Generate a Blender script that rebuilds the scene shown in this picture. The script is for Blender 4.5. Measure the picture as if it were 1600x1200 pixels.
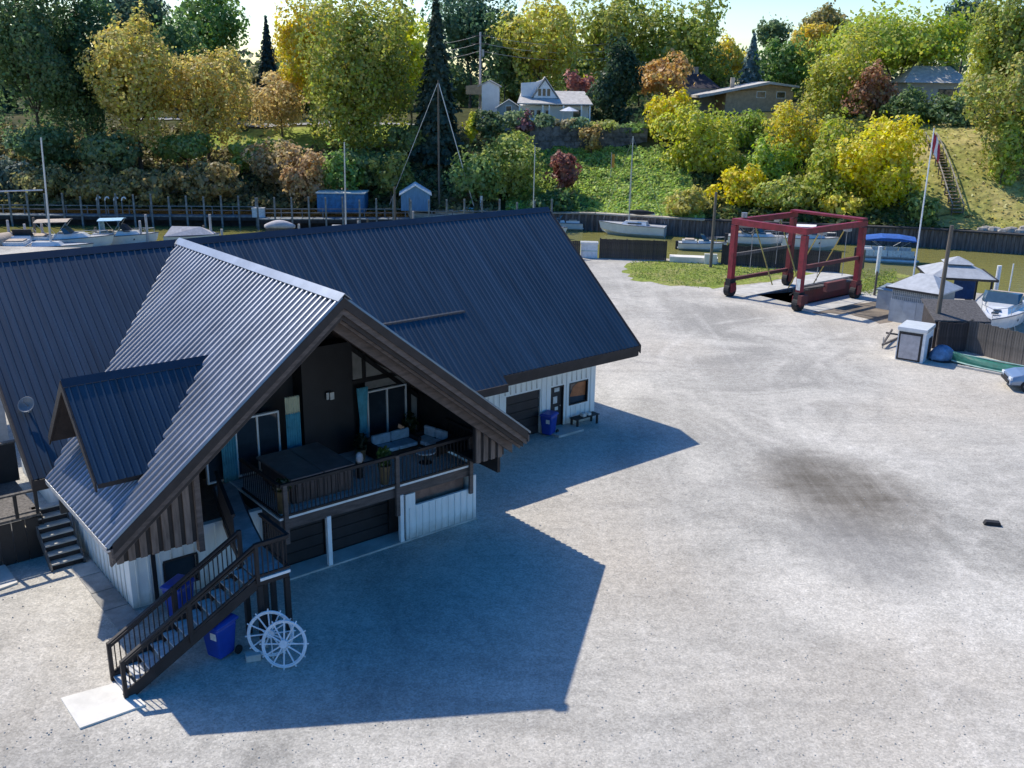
import bpy, bmesh, math, random
import numpy as np
from mathutils import Vector, Matrix

for o in list(bpy.data.objects):
    bpy.data.objects.remove(o, do_unlink=True)
scene = bpy.context.scene
COL = scene.collection
R = math.radians
PI = math.pi

# ------------------------------------------------------------------ camera
CAM_H, FPX, PITCH, ROLL = 15.0, 1503.23, R(17.356), R(-0.878)
cd = bpy.data.cameras.new('camera')
cam = bpy.data.objects.new('camera', cd)
COL.objects.link(cam)
cd.sensor_width = 36.0
cd.lens = 36.0 * FPX / 1600.0
cd.clip_start = 0.1
cd.clip_end = 6000
cam.matrix_world = Matrix.Translation((0, 0, CAM_H)) @ Matrix.Rotation(PI/2 - PITCH, 4, 'X') @ Matrix.Rotation(-ROLL, 4, 'Z')
scene.camera = cam

# ------------------------------------------------------------------ sky, sun, exposure
SUN_AZ, SUN_EL = R(311.09), R(49.09)
world = bpy.data.worlds.new('World')
scene.world = world
world.use_nodes = True
wt = world.node_tree
for n in list(wt.nodes): wt.nodes.remove(n)
sky = wt.nodes.new('ShaderNodeTexSky')
sky.sky_type = 'NISHITA'
sky.sun_disc = False
sky.sun_elevation = SUN_EL
sky.sun_rotation = SUN_AZ
sky.altitude = 100
sky.air_density = 1.0
sky.dust_density = 0.8
sky.ozone_density = 2.4
bg = wt.nodes.new('ShaderNodeBackground')
bg.inputs['Strength'].default_value = 0.145
wo = wt.nodes.new('ShaderNodeOutputWorld')
sat = wt.nodes.new('ShaderNodeHueSaturation')
sat.inputs['Saturation'].default_value = 1.5
sat.inputs['Hue'].default_value = 0.507
wt.links.new(sky.outputs[0], sat.inputs['Color'])
wt.links.new(sat.outputs[0], bg.inputs[0])
wt.links.new(bg.outputs[0], wo.inputs[0])

sd = bpy.data.lights.new('sun', 'SUN')
sd.energy = 3.9
sd.angle = R(0.55)
sd.color = (1.0, 0.945, 0.83)
sun = bpy.data.objects.new('sun', sd)
COL.objects.link(sun)
sdir = Vector((math.sin(SUN_AZ)*math.cos(SUN_EL), math.cos(SUN_AZ)*math.cos(SUN_EL), math.sin(SUN_EL)))
sun.rotation_mode = 'QUATERNION'
sun.rotation_quaternion = sdir.to_track_quat('Z', 'Y')
sun.location = sdir * 80

vs = scene.view_settings
vs.view_transform = 'Standard'
vs.look = 'None'
vs.gamma = 1.0
vs.exposure = 0.46
scene.render.resolution_x, scene.render.resolution_y = 1024, 768
scene.cycles.max_bounces = 6
scene.cycles.transparent_max_bounces = 6

# ------------------------------------------------------------------ pixel -> place helpers (photo is 1600 x 1200)
def ray(px, py):
    xr, yr = (px-800)/FPX, (600-py)/FPX
    xc = xr*math.cos(ROLL)+yr*math.sin(ROLL); yc = -xr*math.sin(ROLL)+yr*math.cos(ROLL)
    return Vector((xc, math.cos(PITCH)+yc*math.sin(PITCH), -math.sin(PITCH)+yc*math.cos(PITCH)))
def atz(px, py, z=0.0):
    d = ray(px, py); k = (z-CAM_H)/d.z
    return Vector((d.x*k, d.y*k, z))
def aty(px, py, Y):
    d = ray(px, py); k = Y/d.y
    return Vector((d.x*k, Y, CAM_H+d.z*k))
def mpp(Y, z=0.0):            # metres per photo pixel at forward distance Y
    return (Y*math.cos(PITCH)-(z-CAM_H)*math.sin(PITCH))/FPX

# ------------------------------------------------------------------ materials
MATS = {}
def mat(name, col, rough=0.6, metal=0.0, var=0.12, scale=3.0, bump=0.0, bscale=None, spec=0.5, col2=None, stretch=None, detail=4.0, coat=0.0, world=False):
    if name in MATS: return MATS[name]
    m = bpy.data.materials.new(name); m.use_nodes = True
    nt = m.node_tree; N = nt.nodes; L = nt.links
    b = N['Principled BSDF']
    b.inputs['Roughness'].default_value = rough
    b.inputs['Metallic'].default_value = metal
    b.inputs['Specular IOR Level'].default_value = spec
    if coat: b.inputs['Coat Weight'].default_value = coat; b.inputs['Coat Roughness'].default_value = 0.08
    tc = N.new('ShaderNodeTexCoord')
    src = tc.outputs['Object']
    if world:
        ge = N.new('ShaderNodeNewGeometry'); src = ge.outputs['Position']
    if stretch:
        mp = N.new('ShaderNodeMapping'); mp.inputs['Scale'].default_value = stretch
        L.new(src, mp.inputs[0]); src = mp.outputs[0]
    nz = N.new('ShaderNodeTexNoise'); nz.inputs['Scale'].default_value = scale; nz.inputs['Detail'].default_value = detail
    nz.inputs['Roughness'].default_value = 0.65
    L.new(src, nz.inputs['Vector'])
    oi = N.new('ShaderNodeObjectInfo')
    c2 = col2 if col2 else tuple(max(0, c*(1-var*2)) for c in col)
    c1 = col if col2 else tuple(min(1, c*(1+var)) for c in col)
    mr = N.new('ShaderNodeMapRange'); mr.inputs[1].default_value = 0.3; mr.inputs[2].default_value = 0.7
    L.new(nz.outputs['Fac'], mr.inputs[0])
    mx = N.new('ShaderNodeMix'); mx.data_type = 'RGBA'
    mx.inputs[6].default_value = (*c2, 1); mx.inputs[7].default_value = (*c1, 1)
    L.new(mr.outputs[0], mx.inputs[0])
    hs = N.new('ShaderNodeHueSaturation')
    ma = N.new('ShaderNodeMath'); ma.operation = 'MULTIPLY_ADD'; ma.inputs[1].default_value = var; ma.inputs[2].default_value = 1-var/2
    L.new(oi.outputs['Random'], ma.inputs[0]); L.new(ma.outputs[0], hs.inputs['Value'])
    L.new(mx.outputs[2], hs.inputs['Color'])
    L.new(hs.outputs[0], b.inputs['Base Color'])
    if bump:
        n2 = N.new('ShaderNodeTexNoise'); n2.inputs['Scale'].default_value = bscale or scale*4; n2.inputs['Detail'].default_value = 3
        L.new(src, n2.inputs['Vector'])
        bp = N.new('ShaderNodeBump'); bp.inputs['Strength'].default_value = bump; bp.inputs['Distance'].default_value = 0.05
        L.new(n2.outputs['Fac'], bp.inputs['Height']); L.new(bp.outputs[0], b.inputs['Normal'])
    MATS[name] = m
    return m

mat('navy_metal', (0.019, 0.040, 0.068), 0.40, 0.0, 0.22, 1.1, spec=0.6, stretch=(3, 0.22, 0.22))
mat('gable_glint_metal', (0.21, 0.225, 0.26), 0.36, 0.74, 0.10, 0.8, spec=0.8)  # dark roof steel made paler and more metallic, sun glint put into its colour
mat('ridge_metal', (0.25, 0.28, 0.33), 0.35, 0.6, 0.12, 1.0)
mat('dark_ridge', (0.03, 0.04, 0.06), 0.4, 0.2, 0.12, 1.0)
mat('brown_wood', (0.115, 0.088, 0.078), 0.7, 0, 0.25, 2.0, bump=0.15, stretch=(1, 1, 5))
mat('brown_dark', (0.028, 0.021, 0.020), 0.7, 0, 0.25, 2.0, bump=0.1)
mat('batten_brown', (0.17, 0.13, 0.11), 0.75, 0, 0.25, 2.0, stretch=(4, 4, .6))
mat('white_siding', (0.82, 0.83, 0.79), 0.6, 0, 0.06, 1.2, bump=0.05, stretch=(3, 3, .4))
mat('white_trim', (0.84, 0.84, 0.82), 0.45, 0, 0.06, 2.0)
mat('black_paint', (0.014, 0.014, 0.016), 0.5, 0, 0.2, 2.0)
mat('black_panel', (0.018, 0.020, 0.024), 0.55, 0, 0.15, 1.5)
mat('door_dark', (0.022, 0.020, 0.022), 0.5, 0, 0.2, 2.0)
mat('deck_board', (0.58, 0.57, 0.56), 0.7, 0, 0.2, 3.0, bump=0.1, stretch=(.5, 6, 6))
mat('grey_board', (0.45, 0.46, 0.47), 0.7, 0, 0.2, 2.0, bump=0.1)
mat('concrete', (0.47, 0.45, 0.41), 0.85, 0, 0.14, 1.5, bump=0.2, bscale=20)
mat('concrete_white', (0.70, 0.66, 0.59), 0.85, 0, 0.10, 1.1, bump=0.12, bscale=20)
mat('concrete_old', (0.36, 0.34, 0.31), 0.9, 0, 0.22, 1.2, bump=0.3, bscale=14)
mat('teal_cloth', (0.10, 0.38, 0.48), 0.8, 0, 0.2, 2.0)
mat('cream_cloth', (0.62, 0.62, 0.45), 0.8, 0, 0.1, 2.0)
mat('blue_plastic', (0.012, 0.05, 0.33), 0.38, 0, 0.12, 2.0)
mat('label_white', (0.7, 0.7, 0.66), 0.6, 0, 0.15, 5)
mat('white_paint', (0.74, 0.75, 0.77), 0.5, 0, 0.1, 4)
mat('tub_shell', (0.10, 0.075, 0.07), 0.55, 0, 0.2, 3)
mat('tub_cover', (0.23, 0.18, 0.165), 0.5, 0, 0.15, 2)
mat('cushion_blue', (0.30, 0.50, 0.64), 0.85, 0, 0.15, 4)
mat('cushion_pale', (0.55, 0.64, 0.70), 0.85, 0, 0.15, 4)
mat('wicker', (0.02, 0.018, 0.018), 0.7, 0, 0.3, 20)
mat('orange_print', (0.50, 0.17, 0.06), 0.5, 0, 0.25, 2)
mat('red_steel', (0.23, 0.014, 0.026), 0.5, 0, 0.25, 2.0, bump=0.1)
mat('red_rust', (0.17, 0.035, 0.035), 0.75, 0, 0.4, 1.5, bump=0.3, col2=(0.09, 0.035, 0.03))
mat('rubber', (0.018, 0.018, 0.02), 0.8, 0, 0.2, 5)
mat('steel', (0.35, 0.36, 0.38), 0.4, 0.6, 0.1, 3)
mat('aluminium', (0.55, 0.56, 0.58), 0.4, 0.5, 0.1, 3)
mat('yellow_strap', (0.55, 0.40, 0.10), 0.8, 0, 0.2, 3)
mat('weathered_wood', (0.13, 0.115, 0.105), 0.85, 0, 0.35, 3, bump=0.2, stretch=(4, 4, .5))
mat('dark_fence', (0.060, 0.050, 0.050), 0.85, 0, 0.4, 3, bump=0.2, stretch=(4, 4, .5))
mat('pole_wood', (0.15, 0.125, 0.10), 0.85, 0, 0.25, 3, stretch=(6, 6, .4))
mat('grey_wall', (0.36, 0.39, 0.43), 0.6, 0, 0.1, 2)
mat('grey_lattice', (0.20, 0.24, 0.27), 0.6, 0, 0.1, 2)
mat('grey_roof', (0.40, 0.41, 0.43), 0.55, 0, 0.12, 2)
mat('shingle', (0.10, 0.092, 0.090), 0.9, 0, 0.3, 8, bump=0.3)
mat('gel_white', (0.70, 0.70, 0.70), 0.25, 0, 0.06, 2, coat=0.4)
mat('boat_trim', (0.10, 0.12, 0.16), 0.4, 0, 0.15, 2)
mat('boat_blue', (0.02, 0.07, 0.22), 0.6, 0, 0.15, 3)
mat('canvas_blue', (0.02, 0.10, 0.36), 0.8, 0, 0.2, 3, bump=0.2)
mat('canvas_tan', (0.45, 0.36, 0.28), 0.85, 0, 0.2, 3, bump=0.2)
mat('dish_grey', (0.20, 0.21, 0.22), 0.6, 0.2, 0.1, 3)
mat('canvas_grey', (0.50, 0.46, 0.46), 0.8, 0, 0.12, 3)
mat('canvas_dark', (0.03, 0.03, 0.035), 0.85, 0, 0.2, 3)
mat('glass_dark', (0.03, 0.042, 0.055), 0.06, 0, 0.1, 2, spec=0.8)
mat('glass_blue', (0.05, 0.09, 0.13), 0.06, 0, 0.1, 2, spec=0.8)
mat('green_paint', (0.02, 0.14, 0.10), 0.45, 0, 0.2, 2)
mat('pale_green', (0.35, 0.52, 0.46), 0.5, 0, 0.12, 2)
mat('tarp_blue', (0.16, 0.27, 0.42), 0.6, 0, 0.25, 3, bump=0.3)
mat('car_silver', (0.24, 0.30, 0.40), 0.3, 0.35, 0.05, 2, coat=0.5)
mat('lamp_glass', (0.6, 0.1, 0.08), 0.2, 0, 0.05, 2)
mat('head_glass', (0.7, 0.72, 0.75), 0.15, 0, 0.05, 2)
mat('shed_blue', (0.12, 0.26, 0.42), 0.65, 0, 0.12, 2, stretch=(3, 3, .5))
mat('bright_blue', (0.02, 0.14, 0.32), 0.6, 0, 0.25, 2)
mat('house_white', (0.80, 0.81, 0.82), 0.6, 0, 0.06, 1)
mat('house_roof', (0.48, 0.45, 0.42), 0.85, 0, 0.15, 2, bump=0.2)
mat('house_grey', (0.34, 0.36, 0.38), 0.7, 0, 0.1, 1)
mat('house_tan', (0.46, 0.33, 0.21), 0.8, 0, 0.15, 2)
mat('house_dark', (0.05, 0.04, 0.05), 0.8, 0, 0.2, 2)
mat('brick', (0.28, 0.17, 0.13), 0.85, 0, 0.2, 3)
mat('stone_wall', (0.13, 0.13, 0.13), 0.9, 0, 0.4, 1.5, bump=0.4)
mat('sheet_pile', (0.16, 0.14, 0.14), 0.8, 0, 0.35, 1.5, bump=0.2, stretch=(3, 3, .4))
mat('dock_wood', (0.20, 0.22, 0.23), 0.85, 0, 0.25, 2)
mat('dock_dark', (0.035, 0.035, 0.04), 0.9, 0, 0.3, 2)
mat('cap_stone', (0.40, 0.36, 0.30), 0.9, 0, 0.25, 1.0, bump=0.3)
mat('boulder', (0.36, 0.33, 0.29), 0.9, 0, 0.25, 1.5, bump=0.4)
mat('bark', (0.11, 0.09, 0.07), 0.9, 0, 0.35, 3, bump=0.4, stretch=(4, 4, .6))
mat('flag_red', (0.40, 0.03, 0.05), 0.8, 0, 0.1, 3)
mat('flag_white', (0.72, 0.70, 0.72), 0.8, 0, 0.1, 3)
mat('flag_orange', (0.65, 0.28, 0.05), 0.8, 0, 0.1, 3)
mat('terracotta', (0.22, 0.15, 0.07), 0.8, 0, 0.2, 3)
mat('foliage_plain', (0.09, 0.16, 0.03), 0.7, 0, 0.35, 6)
mat('flower', (0.45, 0.42, 0.25), 0.7, 0, 0.3, 6)
mat('dirt', (0.20, 0.16, 0.12), 0.95, 0, 0.3, 0.5, bump=0.4, bscale=4)
mat('road', (0.34, 0.33, 0.32), 0.9, 0, 0.2, 0.5)

# splash dirt along the foot of the white boards
def splash(mname):
    nt = MATS[mname].node_tree; N = nt.nodes; L = nt.links; b = N['Principled BSDF']
    src = b.inputs['Base Color'].links[0].from_socket
    tc = N.new('ShaderNodeTexCoord'); sx = N.new('ShaderNodeSeparateXYZ'); L.new(tc.outputs['Object'], sx.inputs[0])
    nz = N.new('ShaderNodeTexNoise'); nz.inputs['Scale'].default_value = 2.5; nz.inputs['Detail'].default_value = 5; L.new(tc.outputs['Object'], nz.inputs['Vector'])
    ad = N.new('ShaderNodeMath'); ad.operation = 'MULTIPLY_ADD'; ad.inputs[1].default_value = -0.7; L.new(nz.outputs['Fac'], ad.inputs[0]); L.new(sx.outputs[2], ad.inputs[2])
    mr = N.new('ShaderNodeMapRange'); mr.inputs[1].default_value = -.30; mr.inputs[2].default_value = .15; mr.inputs[3].default_value = .6; mr.inputs[4].default_value = 0
    L.new(ad.outputs[0], mr.inputs[0])
    mx = N.new('ShaderNodeMix'); mx.data_type = 'RGBA'; mx.inputs[7].default_value = (.30, .26, .21, 1); L.new(mr.outputs[0], mx.inputs[0]); L.new(src, mx.inputs[6]); L.new(mx.outputs[2], b.inputs['Base Color'])
splash('white_siding')
# foliage: colour from the object's own colour, varied leaf by leaf
def foliage_mat():
    m = bpy.data.materials.new('foliage'); m.use_nodes = True
    nt = m.node_tree; N = nt.nodes; L = nt.links
    for n in list(N): N.remove(n)
    out = N.new('ShaderNodeOutputMaterial')
    oi = N.new('ShaderNodeObjectInfo')
    at = N.new('ShaderNodeAttribute'); at.attribute_name = 'tone'
    hs = N.new('ShaderNodeHueSaturation')
    sx = N.new('ShaderNodeSeparateXYZ')
    L.new(at.outputs['Vector'], sx.inputs[0])
    L.new(sx.outputs[0], hs.inputs['Value']); L.new(sx.outputs[1], hs.inputs['Hue']); L.new(sx.outputs[2], hs.inputs['Saturation'])
    L.new(oi.outputs['Color'], hs.inputs['Color'])
    d = N.new('ShaderNodeBsdfDiffuse'); t = N.new('ShaderNodeBsdfTranslucent'); g = N.new('ShaderNodeBsdfGlossy')
    g.inputs['Roughness'].default_value = 0.5
    L.new(hs.outputs[0], d.inputs[0]); L.new(hs.outputs[0], t.inputs[0])
    m1 = N.new('ShaderNodeMixShader'); m1.inputs[0].default_value = 0.54
    L.new(d.outputs[0], m1.inputs[1]); L.new(t.outputs[0], m1.inputs[2])
    m2 = N.new('ShaderNodeMixShader'); m2.inputs[0].default_value = 0.03
    L.new(m1.outputs[0], m2.inputs[1]); L.new(g.outputs[0], m2.inputs[2])
    L.new(m2.outputs[0], out.inputs[0])
    MATS['foliage'] = m
foliage_mat()

def gravel_mat():
    m = bpy.data.materials.new('gravel'); m.use_nodes = True
    nt = m.node_tree; N = nt.nodes; L = nt.links; b = N['Principled BSDF']
    b.inputs['Roughness'].default_value = 0.95; b.inputs['Specular IOR Level'].default_value = 0.15
    tc = N.new('ShaderNodeTexCoord'); P = tc.outputs['Object']
    def noise(scale, detail=4, rough=0.6, stretch=None, rot=0, dist=0):
        src = P
        if stretch:
            mp = N.new('ShaderNodeMapping'); mp.inputs['Scale'].default_value = stretch; mp.inputs['Rotation'].default_value = (0, 0, rot)
            L.new(P, mp.inputs[0]); src = mp.outputs[0]
        n = N.new('ShaderNodeTexNoise'); n.inputs['Scale'].default_value = scale; n.inputs['Detail'].default_value = detail
        n.inputs['Roughness'].default_value = rough; n.inputs['Distortion'].default_value = dist
        L.new(src, n.inputs['Vector']); return n.outputs['Fac']
    def rng(f, a, bb, c=0.0, d=1.0):
        r = N.new('ShaderNodeMapRange'); r.inputs[1].default_value = a; r.inputs[2].default_value = bb
        r.inputs[3].default_value = c; r.inputs[4].default_value = d; L.new(f, r.inputs[0]); return r.outputs[0]
    def mixc(f, a, bb, mode='MIX'):
        x = N.new('ShaderNodeMix'); x.data_type = 'RGBA'; x.blend_type = mode
        for i, v in ((6, a), (7, bb)):
            if isinstance(v, tuple): x.inputs[i].default_value = (*v, 1)
            else: L.new(v, x.inputs[i])
        if isinstance(f, float): x.inputs[0].default_value = f
        else: L.new(f, x.inputs[0])
        return x.outputs[2]
    def math_(op, a, bb):
        x = N.new('ShaderNodeMath'); x.operation = op
        for i, v in ((0, a), (1, bb)):
            if isinstance(v, (int, float)): x.inputs[i].default_value = v
            else: L.new(v, x.inputs[i])
        return x.outputs[0]
    big = rng(noise(0.12, 7, 0.68, dist=0.9), 0.36, 0.64)
    c = mixc(big, (0.315, 0.296, 0.262), (0.560, 0.520, 0.455))
    tan = rng(noise(0.05, 3, 0.5), 0.47, 0.68)
    c = mixc(tan, c, (0.500, 0.442, 0.365))
    # wheel tracks: long streaks in two crossing directions
    s1 = rng(noise(1.0, 4, 0.6, (0.9, 0.06, 1), R(20), 0.3), 0.5, 0.75, 0, 0.30)
    s2 = rng(noise(1.0, 4, 0.6, (0.06, 0.8, 1), R(-12), 0.4), 0.5, 0.75, 0, 0.30)
    c = mixc(s1, c, (0.62, 0.58, 0.52)); c = mixc(s2, c, (0.27, 0.25, 0.225))
    # arcs left by turning vehicles
    sp0 = N.new('ShaderNodeSeparateXYZ'); L.new(P, sp0.inputs[0])
    brk = rng(noise(0.5, 4, 0.6), 0.42, 0.6)
    for (ax, ay, rad, dark) in ((30, 20, 17.5, 0), (30, 20, 19.2, 0), (-2, 52, 20, 1), (-2, 52, 21.7, 1), (24, 50, 14, 0), (24, 50, 15.7, 0), (8, 10, 11, 1), (8, 10, 12.6, 1), (40, 40, 26, 0), (40, 40, 27.7, 0), (12, 62, 9, 1), (12, 62, 10.6, 1)):
        dx = math_('SUBTRACT', sp0.outputs[0], ax); dy = math_('SUBTRACT', sp0.outputs[1], ay)
        dd = math_('POWER', math_('ADD', math_('MULTIPLY', dx, dx), math_('MULTIPLY', dy, dy)), 0.5)
        wob = math_('ADD', dd, math_('MULTIPLY', noise(0.12, 1, 0.5), 1.6))
        k = rng(math_('ABSOLUTE', math_('SUBTRACT', wob, rad+.7), 0), 0.05, 0.40, 0.34, 0.0)
        c = mixc(math_('MULTIPLY', k, brk), c, (0.30, 0.28, 0.25) if dark else (0.66, 0.61, 0.54))
    # gravel grain
    vo = N.new('ShaderNodeTexVoronoi'); vo.inputs['Scale'].default_value = 20.0; L.new(P, vo.inputs['Vector'])
    sv = N.new('ShaderNodeSeparateColor'); L.new(vo.outputs['Color'], sv.inputs[0])
    g = rng(sv.outputs[0], 0, 1, 0.82, 1.16)
    g2 = rng(noise(3.0, 8, 0.78), 0.3, 0.7, 0.78, 1.20)
    g3 = rng(noise(16.0, 3, 0.7), 0.3, 0.7, 0.85, 1.15)
    gg = math_('MULTIPLY', math_('MULTIPLY', g, g2), g3)
    cc = N.new('ShaderNodeCombineColor')
    for i in range(3): L.new(gg, cc.inputs[i])
    c = mixc(1.0, c, cc.outputs[0], 'MULTIPLY')
    # dark oily patch in the open yard, worn into streaks
    sp = N.new('ShaderNodeSeparateXYZ'); L.new(P, sp.inputs[0])
    def blob(cx, cy, rx, ry, rot):
        dx = math_('SUBTRACT', sp.outputs[0], cx); dy = math_('SUBTRACT', sp.outputs[1], cy)
        a = math_('ADD', math_('MULTIPLY', dx, math.cos(rot)/rx), math_('MULTIPLY', dy, math.sin(rot)/rx))
        bb = math_('ADD', math_('MULTIPLY', dx, -math.sin(rot)/ry), math_('MULTIPLY', dy, math.cos(rot)/ry))
        r = math_('ADD', math_('MULTIPLY', a, a), math_('MULTIPLY', bb, bb))
        return rng(math_('ADD', r, math_('MULTIPLY', noise(0.55, 5, 0.7), 0.9)), 0.55, 1.45, 1.0, 0.0)
    streak = rng(noise(1.0, 5, 0.7, (2.2, 0.16, 1), R(14), 0.5), 0.25, 0.75, 0.62, 1.0)
    streak2 = rng(noise(1.0, 5, 0.7, (0.25, 1.6, 1), R(-10), 0.5), 0.3, 0.7, 0.75, 1.0)
    st = math_('MULTIPLY', math_('MULTIPLY', blob(12.9, 34.8, 3.7, 5.2, 0.12), streak), streak2)
    c = mixc(math_('MULTIPLY', st, 1.0), c, (0.085, 0.070, 0.052))
    st2 = math_('MULTIPLY', blob(12.0, 29.6, 2.8, 3.6, 0.2), streak)
    c = mixc(math_('MULTIPLY', st2, 0.6), c, (0.14, 0.135, 0.13))
    L.new(c, b.inputs['Base Color'])
    bp = N.new('ShaderNodeBump'); bp.inputs['Strength'].default_value = 0.4; bp.inputs['Distance'].default_value = 0.05
    L.new(math_('ADD', noise(5.0, 6, 0.75), sv.outputs[1]), bp.inputs['Height']); L.new(bp.outputs[0], b.inputs['Normal'])
    MATS['gravel'] = m
gravel_mat()

def ground_mat(name, cols, scale, bump=0.6):
    m = bpy.data.materials.new(name); m.use_nodes = True
    nt = m.node_tree; N = nt.nodes; L = nt.links; b = N['Principled BSDF']
    b.inputs['Roughness'].default_value = 0.95; b.inputs['Specular IOR Level'].default_value = 0.1
    tc = N.new('ShaderNodeTexCoord')
    n = N.new('ShaderNodeTexNoise'); n.inputs['Scale'].default_value = scale; n.inputs['Detail'].default_value = 6; n.inputs['Roughness'].default_value = 0.7
    L.new(tc.outputs['Object'], n.inputs['Vector'])
    r = N.new('ShaderNodeValToRGB')
    els = r.color_ramp.elements
    while len(els) < len(cols): els.new(0.5)
    for i, c in enumerate(cols):
        els[i].position = 0.3 + 0.4*i/(len(cols)-1); els[i].color = (*c, 1)
    L.new(n.outputs['Fac'], r.inputs[0])
    n2 = N.new('ShaderNodeTexNoise'); n2.inputs['Scale'].default_value = scale*9; n2.inputs['Detail'].default_value = 4
    L.new(tc.outputs['Object'], n2.inputs['Vector'])
    mr = N.new('ShaderNodeMapRange'); mr.inputs[1].default_value = .3; mr.inputs[2].default_value = .7; mr.inputs[3].default_value = .6; mr.inputs[4].default_value = 1.25
    L.new(n2.outputs['Fac'], mr.inputs[0])
    hs = N.new('ShaderNodeHueSaturation'); L.new(r.outputs[0], hs.inputs['Color']); L.new(mr.outputs[0], hs.inputs['Value'])
    L.new(hs.outputs[0], b.inputs['Base Color'])
    bp = N.new('ShaderNodeBump'); bp.inputs['Strength'].default_value = bump; bp.inputs['Distance'].default_value = 0.3
    L.new(n2.outputs['Fac'], bp.inputs['Height']); L.new(bp.outputs[0], b.inputs['Normal'])
    MATS[name] = m
ground_mat('hill_soil', [(0.035, 0.04, 0.015), (0.06, 0.065, 0.02), (0.10, 0.085, 0.04)], 0.12)
ground_mat('lawn_dry', [(0.22, 0.25, 0.05), (0.36, 0.32, 0.10), (0.50, 0.38, 0.17)], 0.16)
ground_mat('lawn_green', [(0.18, 0.27, 0.04), (0.28, 0.34, 0.06), (0.36, 0.36, 0.10)], 0.15)
ground_mat('grass_patch', [(0.16, 0.22, 0.04), (0.24, 0.28, 0.06), (0.36, 0.30, 0.14)], 0.35, 0.5)

def water_mat():
    m = bpy.data.materials.new('river_water'); m.use_nodes = True
    nt = m.node_tree; N = nt.nodes; L = nt.links; b = N['Principled BSDF']
    b.inputs['Base Color'].default_value = (0.215, 0.20, 0.06, 1)
    b.inputs['Roughness'].default_value = 0.10; b.inputs['Specular IOR Level'].default_value = 0.45; b.inputs['IOR'].default_value = 1.33
    tc = N.new('ShaderNodeTexCoord')
    mp = N.new('ShaderNodeMapping'); mp.inputs['Scale'].default_value = (1, 2.2, 1); L.new(tc.outputs['Object'], mp.inputs[0])
    n = N.new('ShaderNodeTexNoise'); n.inputs['Scale'].default_value = 1.4; n.inputs['Detail'].default_value = 4; L.new(mp.outputs[0], n.inputs['Vector'])
    bp = N.new('ShaderNodeBump'); bp.inputs['Strength'].default_value = 0.5; bp.inputs['Distance'].default_value = 0.15
    L.new(n.outputs['Fac'], bp.inputs['Height']); L.new(bp.outputs[0], b.inputs['Normal'])
    MATS['water'] = m
water_mat()

# ------------------------------------------------------------------ object helpers
def new_obj(name, me, m=None, parent=None):
    o = bpy.data.objects.new(name, me); COL.objects.link(o)
    if m is not None and me is not None and not me.materials:
        me.materials.append(MATS[m] if isinstance(m, str) else m)
    if parent: o.parent = parent
    return o
def tag(o, label=None, cat=None, group=None, kind=None):
    if label: o['label'] = label
    if cat: o['category'] = cat
    if group: o['group'] = group
    if kind: o['kind'] = kind
    return o
def thing(name, label, cat, loc=(0, 0, 0), rz=0.0, group=None):
    o = bpy.data.objects.new(name, None); COL.objects.link(o)
    o.location = loc; o.rotation_euler = (0, 0, rz); o.empty_display_size = 0.2
    return tag(o, label, cat, group)
def copy_tree(o, parent=None):
    c = o.copy(); COL.objects.link(c); c.parent = parent
    for ch in [x for x in bpy.data.objects if x.parent == o]:
        copy_tree(ch, c)
    return c

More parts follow.
